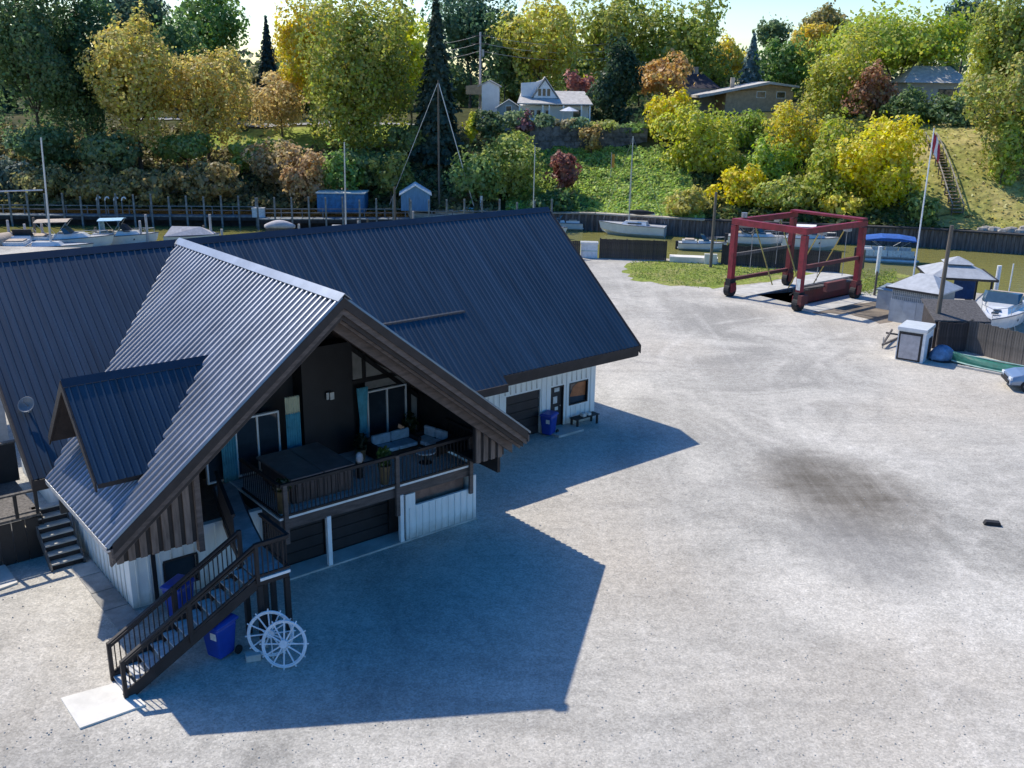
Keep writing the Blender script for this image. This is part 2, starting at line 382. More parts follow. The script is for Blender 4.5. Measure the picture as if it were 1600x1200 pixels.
class MB:
    def __init__(s): s.v = []; s.f = []
    def add(s, vs, fs):
        k = len(s.v); s.v += [tuple(v) for v in vs]; s.f += [tuple(i+k for i in f) for f in fs]; return s
    def hexa(s, p):    # 8 points: bottom 4 (ccw), top 4
        return s.add(p, [(3, 2, 1, 0), (4, 5, 6, 7), (0, 1, 5, 4), (1, 2, 6, 5), (2, 3, 7, 6), (3, 0, 4, 7)])
    def box(s, x0, x1, y0, y1, z0, z1):
        return s.hexa([(x0, y0, z0), (x1, y0, z0), (x1, y1, z0), (x0, y1, z0), (x0, y0, z1), (x1, y0, z1), (x1, y1, z1), (x0, y1, z1)])
    def obox(s, c, size, rz=0):
        hx, hy, hz = (d/2 for d in size); ca, sa = math.cos(rz), math.sin(rz)
        q = [(-hx, -hy), (hx, -hy), (hx, hy), (-hx, hy)]
        return s.hexa([(c[0]+x*ca-y*sa, c[1]+x*sa+y*ca, c[2]+z) for z in (-hz, hz) for x, y in q])
    def beam(s, p, q, w, h, up=(0, 0, 1)):
        p, q = Vector(p), Vector(q); d = (q-p).normalized(); up = Vector(up)
        x = d.cross(up)
        if x.length < 1e-4: x = d.cross(Vector((1, 0, 0)))
        x.normalize(); y = x.cross(d).normalized(); x *= w/2; y *= h/2
        return s.hexa([p-x-y, p+x-y, q+x-y, q-x-y, p-x+y, p+x+y, q+x+y, q-x+y])
    def tube(s, p, q, r0, r1=None, n=8):
        r1 = r0 if r1 is None else r1
        p, q = Vector(p), Vector(q); d = (q-p).normalized()
        a = d.cross(Vector((0, 0, 1)) if abs(d.z) < .95 else Vector((1, 0, 0))).normalized(); b = d.cross(a)
        vs = []
        for c, r in ((p, r0), (q, r1)):
            vs += [c+a*(math.cos(2*PI*i/n)*r)+b*(math.sin(2*PI*i/n)*r) for i in range(n)]
        fs = [(i, (i+1) % n, n+(i+1) % n, n+i) for i in range(n)] + [tuple(range(n-1, -1, -1)), tuple(range(n, 2*n))]
        return s.add(vs, fs)
    def path(s, pts, r, n=6):
        for a, b in zip(pts[:-1], pts[1:]): s.tube(a, b, r, r, n)
        return s
    def lathe(s, prof, c=(0, 0, 0), n=16, cap=True):
        vs = []
        for r, z in prof: vs += [(c[0]+r*math.cos(2*PI*i/n), c[1]+r*math.sin(2*PI*i/n), c[2]+z) for i in range(n)]
        fs = []
        for k in range(len(prof)-1):
            fs += [(k*n+i, k*n+(i+1) % n, (k+1)*n+(i+1) % n, (k+1)*n+i) for i in range(n)]
        if cap: fs += [tuple(range(n-1, -1, -1)), tuple((len(prof)-1)*n+i for i in range(n))]
        return s.add(vs, fs)
    def prism(s, poly, axis, a, b):   # poly 2D in the two other axes (order x,y,z minus axis)
        n = len(poly)
        def P(p, t):
            return (t, p[0], p[1]) if axis == 0 else ((p[0], t, p[1]) if axis == 1 else (p[0], p[1], t))
        vs = [P(p, a) for p in poly]+[P(p, b) for p in poly]
        return s.add(vs, [(i, (i+1) % n, n+(i+1) % n, n+i) for i in range(n)]+[tuple(range(n-1, -1, -1)), tuple(range(n, 2*n))])
    def loft(s, rings, close=True, caps=True):
        n = len(rings[0]); vs = [p for r in rings for p in r]; fs = []
        for k in range(len(rings)-1):
            for i in range(n if close else n-1):
                j = (i+1) % n
                fs.append((k*n+i, k*n+j, (k+1)*n+j, (k+1)*n+i))
        if caps: fs += [tuple(range(n-1, -1, -1)), tuple((len(rings)-1)*n+i for i in range(n))]
        return s.add(vs, fs)
    def ring(s, c, Rr, r, axis, n=32, m=6):      # torus, axis = normal vector
        c = Vector(c); ax = Vector(axis).normalized()
        a = ax.cross(Vector((0, 0, 1)) if abs(ax.z) < .9 else Vector((1, 0, 0))).normalized(); b = ax.cross(a)
        vs = []
        for i in range(n):
            t = 2*PI*i/n; e = a*math.cos(t)+b*math.sin(t)
            vs += [c+e*(Rr+r*math.cos(2*PI*j/m))+ax*(r*math.sin(2*PI*j/m)) for j in range(m)]
        return s.add(vs, [(i*m+j, ((i+1) % n)*m+j, ((i+1) % n)*m+(j+1) % m, i*m+(j+1) % m) for i in range(n) for j in range(m)])
    def mesh(s, name, smooth=False):
        me = bpy.data.meshes.new(name); me.from_pydata([tuple(v) for v in s.v], [], s.f)
        bm = bmesh.new(); bm.from_mesh(me); bmesh.ops.recalc_face_normals(bm, faces=bm.faces); bm.to_mesh(me); bm.free()
        if smooth: me.polygons.foreach_set('use_smooth', [True]*len(me.polygons))
        me.update(); return me
    def build(s, name, m, parent=None, smooth=False, bevel=0):
        o = new_obj(name, s.mesh(name, smooth), m, parent)
        if bevel:
            md = o.modifiers.new('b', 'BEVEL'); md.width = bevel; md.segments = 2; md.limit_method = 'ANGLE'
        return o
def inst(name, me, parent=None, loc=(0, 0, 0), rot=(0, 0, 0), scale=(1, 1, 1)):
    o = bpy.data.objects.new(name, me); COL.objects.link(o); o.location = loc; o.rotation_euler = rot; o.scale = scale
    if parent: o.parent = parent
    return o
def memat(mb, name, m, smooth=False):
    me = mb.mesh(name, smooth); me.materials.append(MATS[m]); return me

# ================================================================== SETTING
BX, BY, BYAW = -4.664, 25.97, R(50.473)
def bw(u, w, z=0.0):      # building frame -> world
    s, c = math.sin(BYAW), math.cos(BYAW)
    return Vector((BX + s*u - c*w, BY + c*u + s*w, z))

def lerp_pts(pts, x):
    if x <= pts[0][0]: return pts[0][1]
    for (a, b), (c, d) in zip(pts[:-1], pts[1:]):
        if x <= c: return b+(d-b)*(x-a)/(c-a)
    return pts[-1][1]
BANK = [(-900, 112), (-300, 112), (-60.5, 113.3), (-42, 114.8), (-25, 116), (9.6, 115), (21.8, 110.8), (45.6, 106.2), (54.4, 102.4), (90, 92), (300, 60), (900, 40)]
HILL = [(0, 0.25), (1.5, 0.45), (5, 1.2), (12, 4.4), (18, 7.3), (26, 9.5), (60, 11), (200, 13), (600, 14), (4000, 16)]
def bank(x): return lerp_pts(BANK, x)
def hill(x, y):
    d = max(0.0, y-bank(x)); f = lerp_pts([(-40, .90), (-5, 1.0), (25, 1.0), (45, 1.12)], x)
    z = lerp_pts(HILL, d)
    n = (math.sin(x*.21+y*.13)*.5+math.sin(x*.077-y*.19+1.3)*.6+math.sin(x*.43+2)*math.sin(y*.37)*.35)*min(1, d/12)*.6
    return z*f + n

# the yard: one sheet, cut along the shore and round the lift slip
sl, sr = -20.5, -16.3
slip = [bw(60, 20.5), bw(46.8, 20.5), bw(46.4, 16.3), bw(60, 16.3)]
SHORE_L = [(-900, 84), (-200, 85), (-60, 88), (-20, 88), (4.4, 86.3), (13.7, 87.0), (18.3, 85.2), (27.2, 82.0)]
SHORE_R = [(36, 73.5), (45, 69.5), (60, 63), (110, 45), (300, 15), (900, -60)]
loop = [(-900, -300), (900, -300)] + SHORE_R[::-1] + [(p.x, p.y) for p in slip[::-1]] + SHORE_L[::-1]
me = bpy.data.meshes.new('gravel_yard')
bm = bmesh.new()
bm.faces.new([bm.verts.new((x, y, 0)) for x, y in loop]); bmesh.ops.triangulate(bm, faces=bm.faces); bmesh.ops.recalc_face_normals(bm, faces=bm.faces)
bm.to_mesh(me); bm.free()
tag(new_obj('gravel_yard', me, 'gravel'), kind='structure')

m = MB(); m.add([(-900, -120, -1.6), (900, -120, -1.6), (900, 150, -1.6), (-900, 150, -1.6)], [(0, 1, 2, 3)])
tag(m.build('river', 'water'), kind='structure')
m = MB(); m.add([(-900, -120, -3.2), (900, -120, -3.2), (900, 150, -3.2), (-900, 150, -3.2)], [(0, 1, 2, 3)])
tag(m.build('river_bed', 'dirt'), kind='structure')

# far bank hill
xs = sorted(set([-3000, -1500, -800, -500, -350, -250, -200, -160] + list(range(-130, 141, 3)) + [160, 200, 250, 350, 500, 800, 1500, 3000]))
ds = [0, .8, 1.6, 3, 4.5, 6, 8, 10, 12, 14, 16, 18, 20, 22, 24, 26, 29, 32, 36, 40, 46, 54, 64, 80, 100, 140, 200, 350, 600, 1200, 2400, 5000]
vv, ff = [], []
for d in ds:
    for x in xs:
        y = bank(x)+d; vv.append((x, y, hill(x, y)))
nx = len(xs)
for j in range(len(ds)-1):
    for i in range(nx-1):
        ff.append((j*nx+i, j*nx+i+1, (j+1)*nx+i+1, (j+1)*nx+i))
m = MB(); m.add(vv, ff)
tag(m.build('hillside', 'hill_soil', smooth=True), kind='structure')

def drape(name, poly_fn, mname, off=0.06, step=1.2, x0=-60, x1=80, y0=110, y1=170):
    vv, idx, ff = [], {}, []
    def vert(i, j):
        if (i, j) not in idx:
            x, y = x0+i*step, y0+j*step
            idx[(i, j)] = len(vv); vv.append((x, y, hill(x, y)+off))
        return idx[(i, j)]
    for i in range(int((x1-x0)/step)):
        for j in range(int((y1-y0)/step)):
            x, y = x0+(i+.5)*step, y0+(j+.5)*step
            if poly_fn(x, y): ff.append((vert(i, j), vert(i+1, j), vert(i+1, j+1), vert(i, j+1)))
    m = MB(); m.add(vv, ff)
    return tag(m.build(name, mname, smooth=True), kind='structure')
def inpoly(poly):
    def f(x, y):
        c = False; n = len(poly)
        for i in range(n):
            (xa, ya), (xb, yb) = poly[i], poly[(i+1) % n]
            if (ya > y) != (yb > y) and x < (xb-xa)*(y-ya)/(yb-ya)+xa: c = not c
        return c
    return f
drape('dry_lawn', inpoly([(43, 108.5), (64, 100), (70, 135), (56, 142), (44, 142), (43.5, 125)]), 'lawn_dry', x0=38, x1=76, y0=98, y1=146, step=1.0)
drape('bank_lawn', inpoly([(-40, 131.5), (-16, 131.5), (-14, 141), (-45, 141)]), 'lawn_green', x0=-50, x1=-8, y0=128, y1=146)
drape('garden_lawn', inpoly([(-9, 130), (-2, 129), (0, 137), (-9, 139)]), 'lawn_green', x0=-12, x1=2, y0=127, y1=141)
drape('lane', inpoly([(-60, 142.5), (-14, 141.5), (-14, 144), (-60, 145.5)]), 'road', x0=-60, x1=-12, y0=140, y1=147, off=0.12)

# grass and weeds by the near shore
def flat_patch(name, pts, mname, z=0.006, jitter=0.5, seed=1, kind='structure'):
    rnd = random.Random(seed); out = []
    n = len(pts)
    for i in range(n):
        a, b = Vector((*pts[i], 0)), Vector((*pts[(i+1) % n], 0)); k = max(2, int((b-a).length/0.7))
        for t in range(k):
            p = a.lerp(b, t/k); out.append((p.x+rnd.uniform(-jitter, jitter), p.y+rnd.uniform(-jitter, jitter)))
    me = bpy.data.meshes.new(name); bm = bmesh.new()
    bm.faces.new([bm.verts.new((x, y, z)) for x, y in out]); bmesh.ops.triangulate(bm, faces=bm.faces); bmesh.ops.recalc_face_normals(bm, faces=bm.faces)
    bm.to_mesh(me); bm.free()
    return tag(new_obj(name, me, mname), kind=kind)
def gp(*pp): return [tuple(atz(px, py)[:2]) for px, py in pp]
flat_patch('grass_verge', gp((985, 410), (1040, 407), (1100, 412), (1190, 418), (1285, 428), (1240, 434), (1190, 441), (1120, 451), (1050, 446), (990, 437), (975, 425)), 'grass_patch', jitter=0.35, seed=4)
flat_patch('shore_weeds', gp((1340, 462), (1388, 440), (1420, 432), (1400, 425), (1345, 438), (1330, 455)), 'grass_patch', jitter=0.3, seed=5)
flat_patch('sandy_strip', gp((1375, 505), (1330, 490), (1250, 490), (1300, 478), (1380, 470), (1400, 500)), 'dirt', jitter=0.3, seed=7, z=0.005)
# concrete runways of the lift and the pads
def slab(name, c4, h, mname, label=None, cat=None, struct=True, joints=0):
    m = MB(); m.hexa([(x, y, -0.15) for x, y in c4]+[(x, y, h) for x, y in c4])
    o = m.build(name, mname)
    return tag(o, kind='structure') if struct else tag(o, label, cat)
def bq(u0, u1, w0, w1): return [tuple(bw(u, w)[:2]) for u, w in ((u0, w0), (u1, w0), (u1, w1), (u0, w1))]
slab('runway_slab', bq(45.6, 60, 20.52, 22.9), 0.03, 'concrete')
slab('runway_slab', bq(45.6, 60, 14.3, 16.28), 0.03, 'concrete')

# slip walls, rusty sheet piles
def wall_strip(name, a, b, z0, z1, th, mname, label, cat, ribs=None, rib_mat=None, rib=(0.28, 0.14), group=None, rib_name='sheet_pile', cap=None, capname='cap', inner=1):
    a, b = Vector((a[0], a[1], 0)), Vector((b[0], b[1], 0)); d = b-a; ln = d.length; ang = math.atan2(d.y, d.x)
    t = thing(name, label, cat, (a.x, a.y, 0), ang, group)
    m = MB(); m.box(0, ln, -th/2, th/2, z0, z1); m.build('wall_face', mname, t)
    if ribs:
        rm = MB(); w, dp = rib; rm.hexa([(-w/2, 0, z0), (w/2, 0, z0), (w/2*.6, -dp*inner, z0), (-w/2*.6, -dp*inner, z0), (-w/2, 0, z1-.01), (w/2, 0, z1-.01), (w/2*.6, -dp*inner, z1-.01), (-w/2*.6, -dp*inner, z1-.01)])
        me = memat(rm, rib_name, rib_mat or mname); n = int(ln/ribs)
        for i in range(n): inst(rib_name, me, t, ((i+.5)*ln/n, -th/2*inner, 0))
    if cap:
        m = MB(); m.box(-.02, ln+.02, -cap[0]/2, cap[0]/2, z1+.002, z1+cap[1]); m.build(capname, cap[2], t)
    return t
p = [bw(60, 20.5), bw(46.8, 20.5), bw(46.4, 16.3), bw(60, 16.3)]
wall_strip('slip_wall', p[3], p[2], -3, -0.02, .3, 'red_rust', 'rusty red sheet pile wall on the right side of the lift slip', 'slip wall', 0.7, 'red_rust', (.4, .2), 'walls of the lift slip', inner=-1)
wall_strip('slip_wall', p[1], p[0], -3, -0.02, .3, 'sheet_pile', 'dark sheet pile wall on the left side of the lift slip', 'slip wall', 0.7, 'sheet_pile', (.4, .2), 'walls of the lift slip', inner=-1)
wall_strip('slip_wall', p[2], p[1], -3, -0.02, .3, 'sheet_pile', 'dark end wall of the lift slip nearest the yard', 'slip wall', 0.7, 'sheet_pile', (.4, .2), 'walls of the lift slip', inner=-1)
for k, (a, b) in enumerate(zip(SHORE_L[1:-1], SHORE_L[2:])):
    wall_strip('shore_wall', a, b, -3, -0.01, .3, 'sheet_pile', 'timber shore wall along the near bank, length %s' % ['far left', 'behind the roof', 'behind the ridge', 'behind the white dock box', 'behind the board fence', 'beside the slip'][k], 'shore wall', group='near shore walls')
for k, (a, b) in enumerate(zip([tuple(p[3][:2])]+SHORE_R[:3], SHORE_R[:4])):
    wall_strip('shore_wall', a, b, -3, -0.01, .3, 'sheet_pile', 'timber shore wall %s' % ['beside the slip on the gazebo side', 'behind the gazebo', 'behind the white cruiser', 'off to the right'][k], 'shore wall', group='near shore walls')

# far sheet pile seawall, centre to right
SW = [(-2, bank(-2)), (9.6, 115), (21.8, 110.8), (33, bank(33)), (45.6, 106.2), (54.4, 102.4), (75, bank(75))]
swl = ['behind the red tree', 'below the ivy slope', 'below the yellow trees', 'behind the blue pontoon canopy', 'below the wooden hill stairs', 'at the right edge of the river']
for k, (a, b) in enumerate(zip(SW[:-1], SW[1:])):
    wall_strip('seawall', a, b, -3, 0.35, .4, 'sheet_pile', 'corrugated far bank seawall '+swl[k], 'seawall', 0.75, 'sheet_pile', (.42, .22), 'far seawall lengths', cap=(1.1, .16, 'cap_stone' if k < 2 else 'dock_dark'))

# ================================================================== MARINA BUILDING (local x = along the main ridge, y = back from the gable front, z up)
L_, ZR, A_, ZE, UR, UL, WE = 12.015, 9.264, 6.786, 3.847, 18.02, -7.25, 5.567
M1 = (ZR-ZE)/A_            # gable slope
M2 = (ZR-ZE)/(L_-WE)       # main slope
house = thing('marina_building', 'big black-roofed marina building with cross gable, deck and white board walls', 'building', (BX, BY, 0), PI/2-BYAW)

# --- walls
def bwall(name, m, u0, u1, w0, w1, z0, z1): return MB().box(u0, u1, w0, w1, z0, z1).build(name, m, house)
FW = 7.55          # wing front wall plane (outer)
wing = MB()
# wing front wall with garage, door and window openings: pieces butted end to end
def pierced(mb, u0, u1, w0, w1, z0, z1, holes):
    cuts = sorted(set([u0, u1]+[h[0] for h in holes]+[h[1] for h in holes]))
    for a, b in zip(cuts[:-1], cuts[1:]):
        hs = [h for h in holes if h[0] <= a+1e-6 and h[1] >= b-1e-6]
        if not hs: mb.box(a, b, w0, w1, z0, z1)
        else:
            h = hs[0]
            if h[2] > z0+1e-4: mb.box(a, b, w0, w1, z0, h[2])
            if h[3] < z1-1e-4: mb.box(a, b, w0, w1, h[3], z1)
GH = (11.96, 13.92, 0.0, 2.08); DH = (14.55, 15.32, 0.10, 2.02); WH = (15.66, 16.82, 0.95, 2.02)
pierced(wing, 6.3, 17.30, FW, FW+.22, 0, 3.2, [GH, DH, WH])
ww = wing.build('wing_front_wall', 'white_siding', house)
bt = memat(MB().box(-.025, .025, -.03, 0, 0, 1), 'batten', 'white_siding')
u = 6.5
while u < 17.3:
    segs = [(0.02, 3.0)]
    for h in (GH, DH, WH):
        if h[0]-.06 < u < h[1]+.06:
            segs = [(0.02, h[2]-.08)] if h[2] > .3 else []
            segs.append((h[3]+.08, 3.0))
    for a, b in segs: inst('batten', bt, ww, (u, FW, a), scale=(1, 1, b-a))
    u += 0.30
ew = MB(); ew.prism([(FW+.22, 0), (2*L_-FW-.22, 0), (2*L_-FW-.22, 3.4), (L_, ZR-.35), (FW+.22, ZR-.35-(L_-FW-.22)*M2)], 0, 17.08, 17.30)
ew.build('wing_end_wall', 'white_siding', house)
bk = MB(); bk.box(-5.4, 17.08, 2*L_-FW-.22, 2*L_-FW, 0, 3.2); bk.build('back_wall', 'white_siding', house)
lw = MB(); lw.prism([(9.6, 0), (2*L_-FW-.22, 0), (2*L_-FW-.22, 3.4), (L_, ZR-.35), (9.6, ZR-.35-(L_-9.6)*M2)], 0, -5.4, -5.2); lw.build('left_end_wall', 'white_siding', house)
# ground floor of the cross wing
LWL = MB(); LWL.box(-5.5, -5.28, 3.62, 9.6, 0, 3.2); lws = LWL.build('side_wall', 'white_siding', house)
for w in np.arange(3.9, 9.5, .4): inst('batten', bt, lws, (-5.5, w, 0.02), (0, 0, -PI/2), (1, 1, 3.0))
fwl = MB(); FL = 3.40
OP = (-4.48, -3.52, 0.36, 1.20)
pierced(fwl, -5.5, -1.3, FL, FL+.22, 0, 2.05, [OP]); fwo = fwl.build('gable_ground_wall', 'white_siding', house)
for u in np.arange(-5.3, -1.4, .35):
    if OP[0]-.05 < u < OP[1]+.05: inst('batten', bt, fwo, (u, FL, 1.27), scale=(1, 1, .75))
    else: inst('batten', bt, fwo, (u, FL, .02), scale=(1, 1, 2.0))
MB().box(-4.86, -4.74, FL-.05, FL+.01, 0, 2.0).build('down_pipe', 'black_paint', house)
win = MB(); 
for a in ((-4.52, -3.48, 1.2, 1.26), (-4.52, -3.48, .30, .36), (-4.54, -4.48, .36, 1.2), (-3.52, -3.46, .36, 1.2)): win.box(a[0], a[1], FL-.03, FL+.1, a[2], a[3])
wo_ = win.build('window', 'brown_dark', house); MB().box(-4.48, -3.52, FL+.1, FL+.12, .36, 1.2).build('pane', 'glass_dark', wo_)
MB().box(6.05, 6.27, 2.9, FW, 0, 2.0).build('side_wall', 'white_siding', house)
# wall behind the parking bays below the deck
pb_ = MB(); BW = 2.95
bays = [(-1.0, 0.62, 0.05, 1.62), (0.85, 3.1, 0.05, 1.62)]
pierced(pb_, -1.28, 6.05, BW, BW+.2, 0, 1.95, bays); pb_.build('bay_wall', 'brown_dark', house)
for b in bays:
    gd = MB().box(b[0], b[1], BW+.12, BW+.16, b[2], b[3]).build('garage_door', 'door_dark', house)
    n = 4; h = (b[3]-b[2])/n
    for i in range(n): MB().box(b[0]+.02, b[1]-.02, BW+.075, BW+.118, b[2]+i*h+.015, b[2]+(i+1)*h-.015).build('door_panel', 'door_dark', gd)
slb = MB().box(-1.3, 6.3, 2.16, 2.96, -.1, .06); slb.build('bay_slab', 'concrete', house)
# white half wall under the right end of the deck, open strip above it
hw = MB(); hw.box(3.30, 6.27, 2.20, 2.30, .0, 1.24); hw.box(3.30, 3.68, 2.20, 2.30, 1.24, 1.72); hw.box(6.02, 6.27, 2.20, 2.30, 1.24, 1.72)
hwo = hw.build('half_wall', 'white_siding', house)
for u in np.arange(3.45, 6.3, .27): inst('batten', bt, hwo, (u, 2.20, .01), scale=(1, 1, 1.2))
MB().box(6.17, 6.27, 2.31, 2.94, 0, 1.72).build('half_wall_return', 'white_siding', house)
MB().box(3.7, 6.0, 2.6, 2.94, .1, 1.7).build('bay_cabinet', 'brick', house)
for u, w in ((0.38, 2.16), (3.12, 2.16)):
    MB().box(u-.07, u+.07, w, w+.14, .06, 1.78).build('bay_post', 'white_trim', house)

# wing garage door, entry door, window
gd = MB().box(GH[0], GH[1], FW+.12, FW+.16, .0, GH[3]).build('wing_garage_door', 'door_dark', house)
for i in range(5):
    h = GH[3]/5; MB().box(GH[0]+.02, GH[1]-.02, FW+.07, FW+.118, i*h+.015, (i+1)*h-.015).build('door_panel', 'door_dark', gd)
dr = MB().box(DH[0]+.05, DH[1]-.05, FW+.08, FW+.13, .10, DH[3]-.05).build('entry_door', 'black_panel', house)
f = MB(); f.box(DH[0], DH[0]+.05, FW-.02, FW+.15, .1, DH[3]); f.box(DH[1]-.05, DH[1], FW-.02, FW+.15, .1, DH[3]); f.box(DH[0]+.05, DH[1]-.05, FW-.02, FW+.15, DH[3]-.05, DH[3]); f.build('door_frame', 'black_paint', dr)
MB().box(DH[0]+.2, DH[0]+.44, FW+.06, FW+.078, 1.20, 1.52).build('notice', 'label_white', dr)
MB().box(DH[0]+.32, DH[0]+.50, FW+.06, FW+.078, .86, 1.02).build('notice', 'label_white', dr)
MB().box(DH[0]+.26, DH[0]+.56, FW+.06, FW+.078, 1.74, 1.92).build('notice', 'label_white', dr)
MB().tube((DH[1]-.14, FW+.04, 1.05), (DH[1]-.14, FW+.08, 1.05), .03).build('door_handle', 'steel', dr)
MB().box(14.2, 15.7, FW-1.0, FW-.02, -.05, .10).build('door_step', 'concrete', house)
wn = MB()
for a in ((WH[0], WH[1], WH[3]-.05, WH[3]), (WH[0], WH[1], WH[2], WH[2]+.05), (WH[0], WH[0]+.05, WH[2]+.05, WH[3]-.05), (WH[1]-.05, WH[1], WH[2]+.05, WH[3]-.05)): wn.box(a[0], a[1], FW-.03, FW+.12, a[2], a[3])
wno = wn.build('wing_window', 'black_paint', house)
MB().box(WH[0]+.05, WH[1]-.05, FW+.09, FW+.11, WH[2]+.05, WH[3]-.05).build('pane', 'glass_dark', wno)
sg = MB(); zb = WH[2]+.3; sg.add([(WH[0]+.12, FW+.08, zb+.08), (WH[1]-.06, FW+.08, zb), (WH[1]-.06, FW+.08, WH[3]-.07), (WH[0]+.62, FW+.08, WH[3]-.07), (WH[0]+.3, FW+.08, WH[3]-.25)], [(0, 1, 2, 3, 4)]); sg.build('orange_poster', 'orange_print', wno)

# --- roof sheets
def rib_profile(width, n, top, rise):
    """offsets along the sheet and heights: n trapezoid ribs"""
    p = width/n; out = []
    for i in range(n):
        x = i*p
        out += [(x, 0), (x+p*(1-top)*.5, 0), (x+p*(1-top)*.5+p*.14, rise), (x+p*(1-top)*.5+p*top, rise), (x+p*(1-top)*.5+p*(top+.14), 0)]
    out.append((width, 0)); return out
def wave_profile(width, n, amp, k=8):
    out = []
    for i in range(n*k+1):
        t = i/k*2*PI
        out.append((width*i/(n*k), amp*(0.5-0.5*math.cos(t))))
    return out
def sheet(prof, o0, a_of, b_of, nrm, name, m, parent, eps=0.0):
    """prof: (s, h); a_of(s)/b_of(s) -> upper and lower 3D points; nrm lifts by h"""
    mb = MB(); vs = []
    for s, h in prof:
        for q in (a_of(o0+s), b_of(o0+s)): vs.append((q[0]+nrm[0]*(h+eps), q[1]+nrm[1]*(h+eps), q[2]+nrm[2]*(h+eps)))
    mb.add(vs, [(2*i, 2*i+1, 2*i+3, 2*i+2) for i in range(len(prof)-1)])
    return mb.build(name, m, parent)
def zmain(w): return ZR-M2*abs(L_-w)
def zgab(u): return ZR-M1*abs(u)
n2 = Vector((0, -M2, 1)).normalized(); n1 = Vector((-M1, 0, 1)).normalized(); n1r = Vector((M1, 0, 1)).normalized()
# main roof body
rb = MB()
T = .24
rb.prism([(WE+.02, ZE), (L_, ZR), (2*L_-WE, ZE), (2*L_-WE, ZE-T), (L_, ZR-T), (WE+.02, ZE-T)], 0, A_+.02, UR-.02)
rb.prism([(WE+.02, ZE), (L_, ZR), (2*L_-WE, ZE), (2*L_-WE, ZE-T), (L_, ZR-T), (WE+.02, ZE-T)], 0, UL+.02, -A_-.02)
rb.prism([(L_-.3, zmain(L_-.3)), (L_, ZR), (2*L_-WE, ZE), (2*L_-WE, ZE-T), (L_, ZR-T)], 0, -A_-.02, A_+.02)
roof = rb.build('main_roof', 'brown_dark', house)
def wlow(u): return WE if abs(u) >= A_ else max(WE, L_-abs(u)*M1/M2)
W_ = .91; k = int(round((UR-UL)/W_)); W_ = (UR-UL)/k
pm = rib_profile(W_, 4, .22, .032)
for i in range(k):
    sheet(pm, UL+i*W_, lambda u: (u, L_, ZR), lambda u: (u, wlow(u), zmain(wlow(u))), n2, 'roof_sheet', 'navy_metal', roof, .012)
    sheet([(0, 0), (W_, 0)], UL+i*W_, lambda u: (u, L_, ZR), lambda u: (u, 2*L_-WE, ZE), Vector((0, M2, 1)).normalized(), 'roof_sheet', 'navy_metal', roof, .012)
rc = MB(); rc.prism([(L_-.20, ZR-.20*M2+.045), (L_, ZR+.075), (L_+.20, ZR-.20*M2+.045), (L_+.20, ZR-.20*M2+.06), (L_, ZR+.10), (L_-.20, ZR-.20*M2+.06)], 0, UL-.03, UR+.03); rc.build('ridge_cap', 'dark_ridge', roof)
# fascia of the main roof
fa = MB(); fa.box(A_+.35, UR, WE-.05, WE, ZE-.20, ZE-.01); fa.box(A_+.35, UR-.02, WE+.01, WE+.06, ZE-.46, ZE-.201)
fa.build('eave_fascia', 'brown_dark', roof)
fb = MB(); fb.box(UL, -A_-.05, WE-.05, WE, ZE-.34, ZE-.01); fb.build('eave_fascia', 'brown_dark', roof)
for uu in (UR, UL-.06):
    fr = MB(); fr.prism([(WE-.05, ZE-.34), (WE-.05, ZE+.03), (L_, ZR+.045), (2*L_-WE, ZE+.03), (2*L_-WE, ZE-.34), (L_, ZR-.34)], 0, uu, uu+.06); fr.build('rake_board', 'brown_dark', roof)
# soffit under the wing eave
MB().box(A_, UR-.05, WE+.07, FW, ZE-.50, ZE-.465).build('soffit', 'brown_wood', roof)
# raised lower roof section beside the gable
w0, w1 = 8.02, 5.12; ua, ub = 4.27, 10.06
def zr2(w): return zmain(w)+.10+(w0-w)*.02
VU = A_+.03
rr = MB(); rp = [(VU, w1), (ub, w1), (ub, w0), (ua, w0), (VU, WE)]
rr.add([(u, w, zr2(w)-.16) for u, w in rp]+[(u, w, zr2(w)) for u, w in rp], [(4, 3, 2, 1, 0), (5, 6, 7, 8, 9)]+[(i, (i+1) % 5, 5+(i+1) % 5, 5+i) for i in range(5)])
rro = rr.build('raised_roof', 'navy_metal', house)
def rlow(u): return w1 if u >= VU else max(w1, WE+(VU-u)*(w0-WE)/(VU-ua))
q = 6; ww_ = (ub-ua)/q; pm2 = rib_profile(ww_, 4, .22, .03)
for i in range(q):
    sheet(pm2, ua+i*ww_, lambda u: (u, w0, zr2(w0)), lambda u: (u, rlow(u), zr2(rlow(u))), n2, 'roof_sheet', 'navy_metal', rro, .006)
cp = MB(); cp.box(ua, ub+.03, w0-.04, w0+.14, zr2(w0)-.02, zr2(w0)+.06); cp.build('roof_flashing', 'dark_ridge', rro)
MB().box(7.3, ub, w1-.05, w1-.001, zr2(w1)-.30, zr2(w1)+.02).build('eave_fascia', 'brown_dark', rro)

# --- cross gable roof
gb = MB(); T2 = .26
WB = L_-.25
gb.prism([(-A_+.02, ZE), (0, ZR), (A_-.02, ZE), (A_-.02, ZE-T2), (0, ZR-T2), (-A_+.02, ZE-T2)], 1, .06, WE-.02)
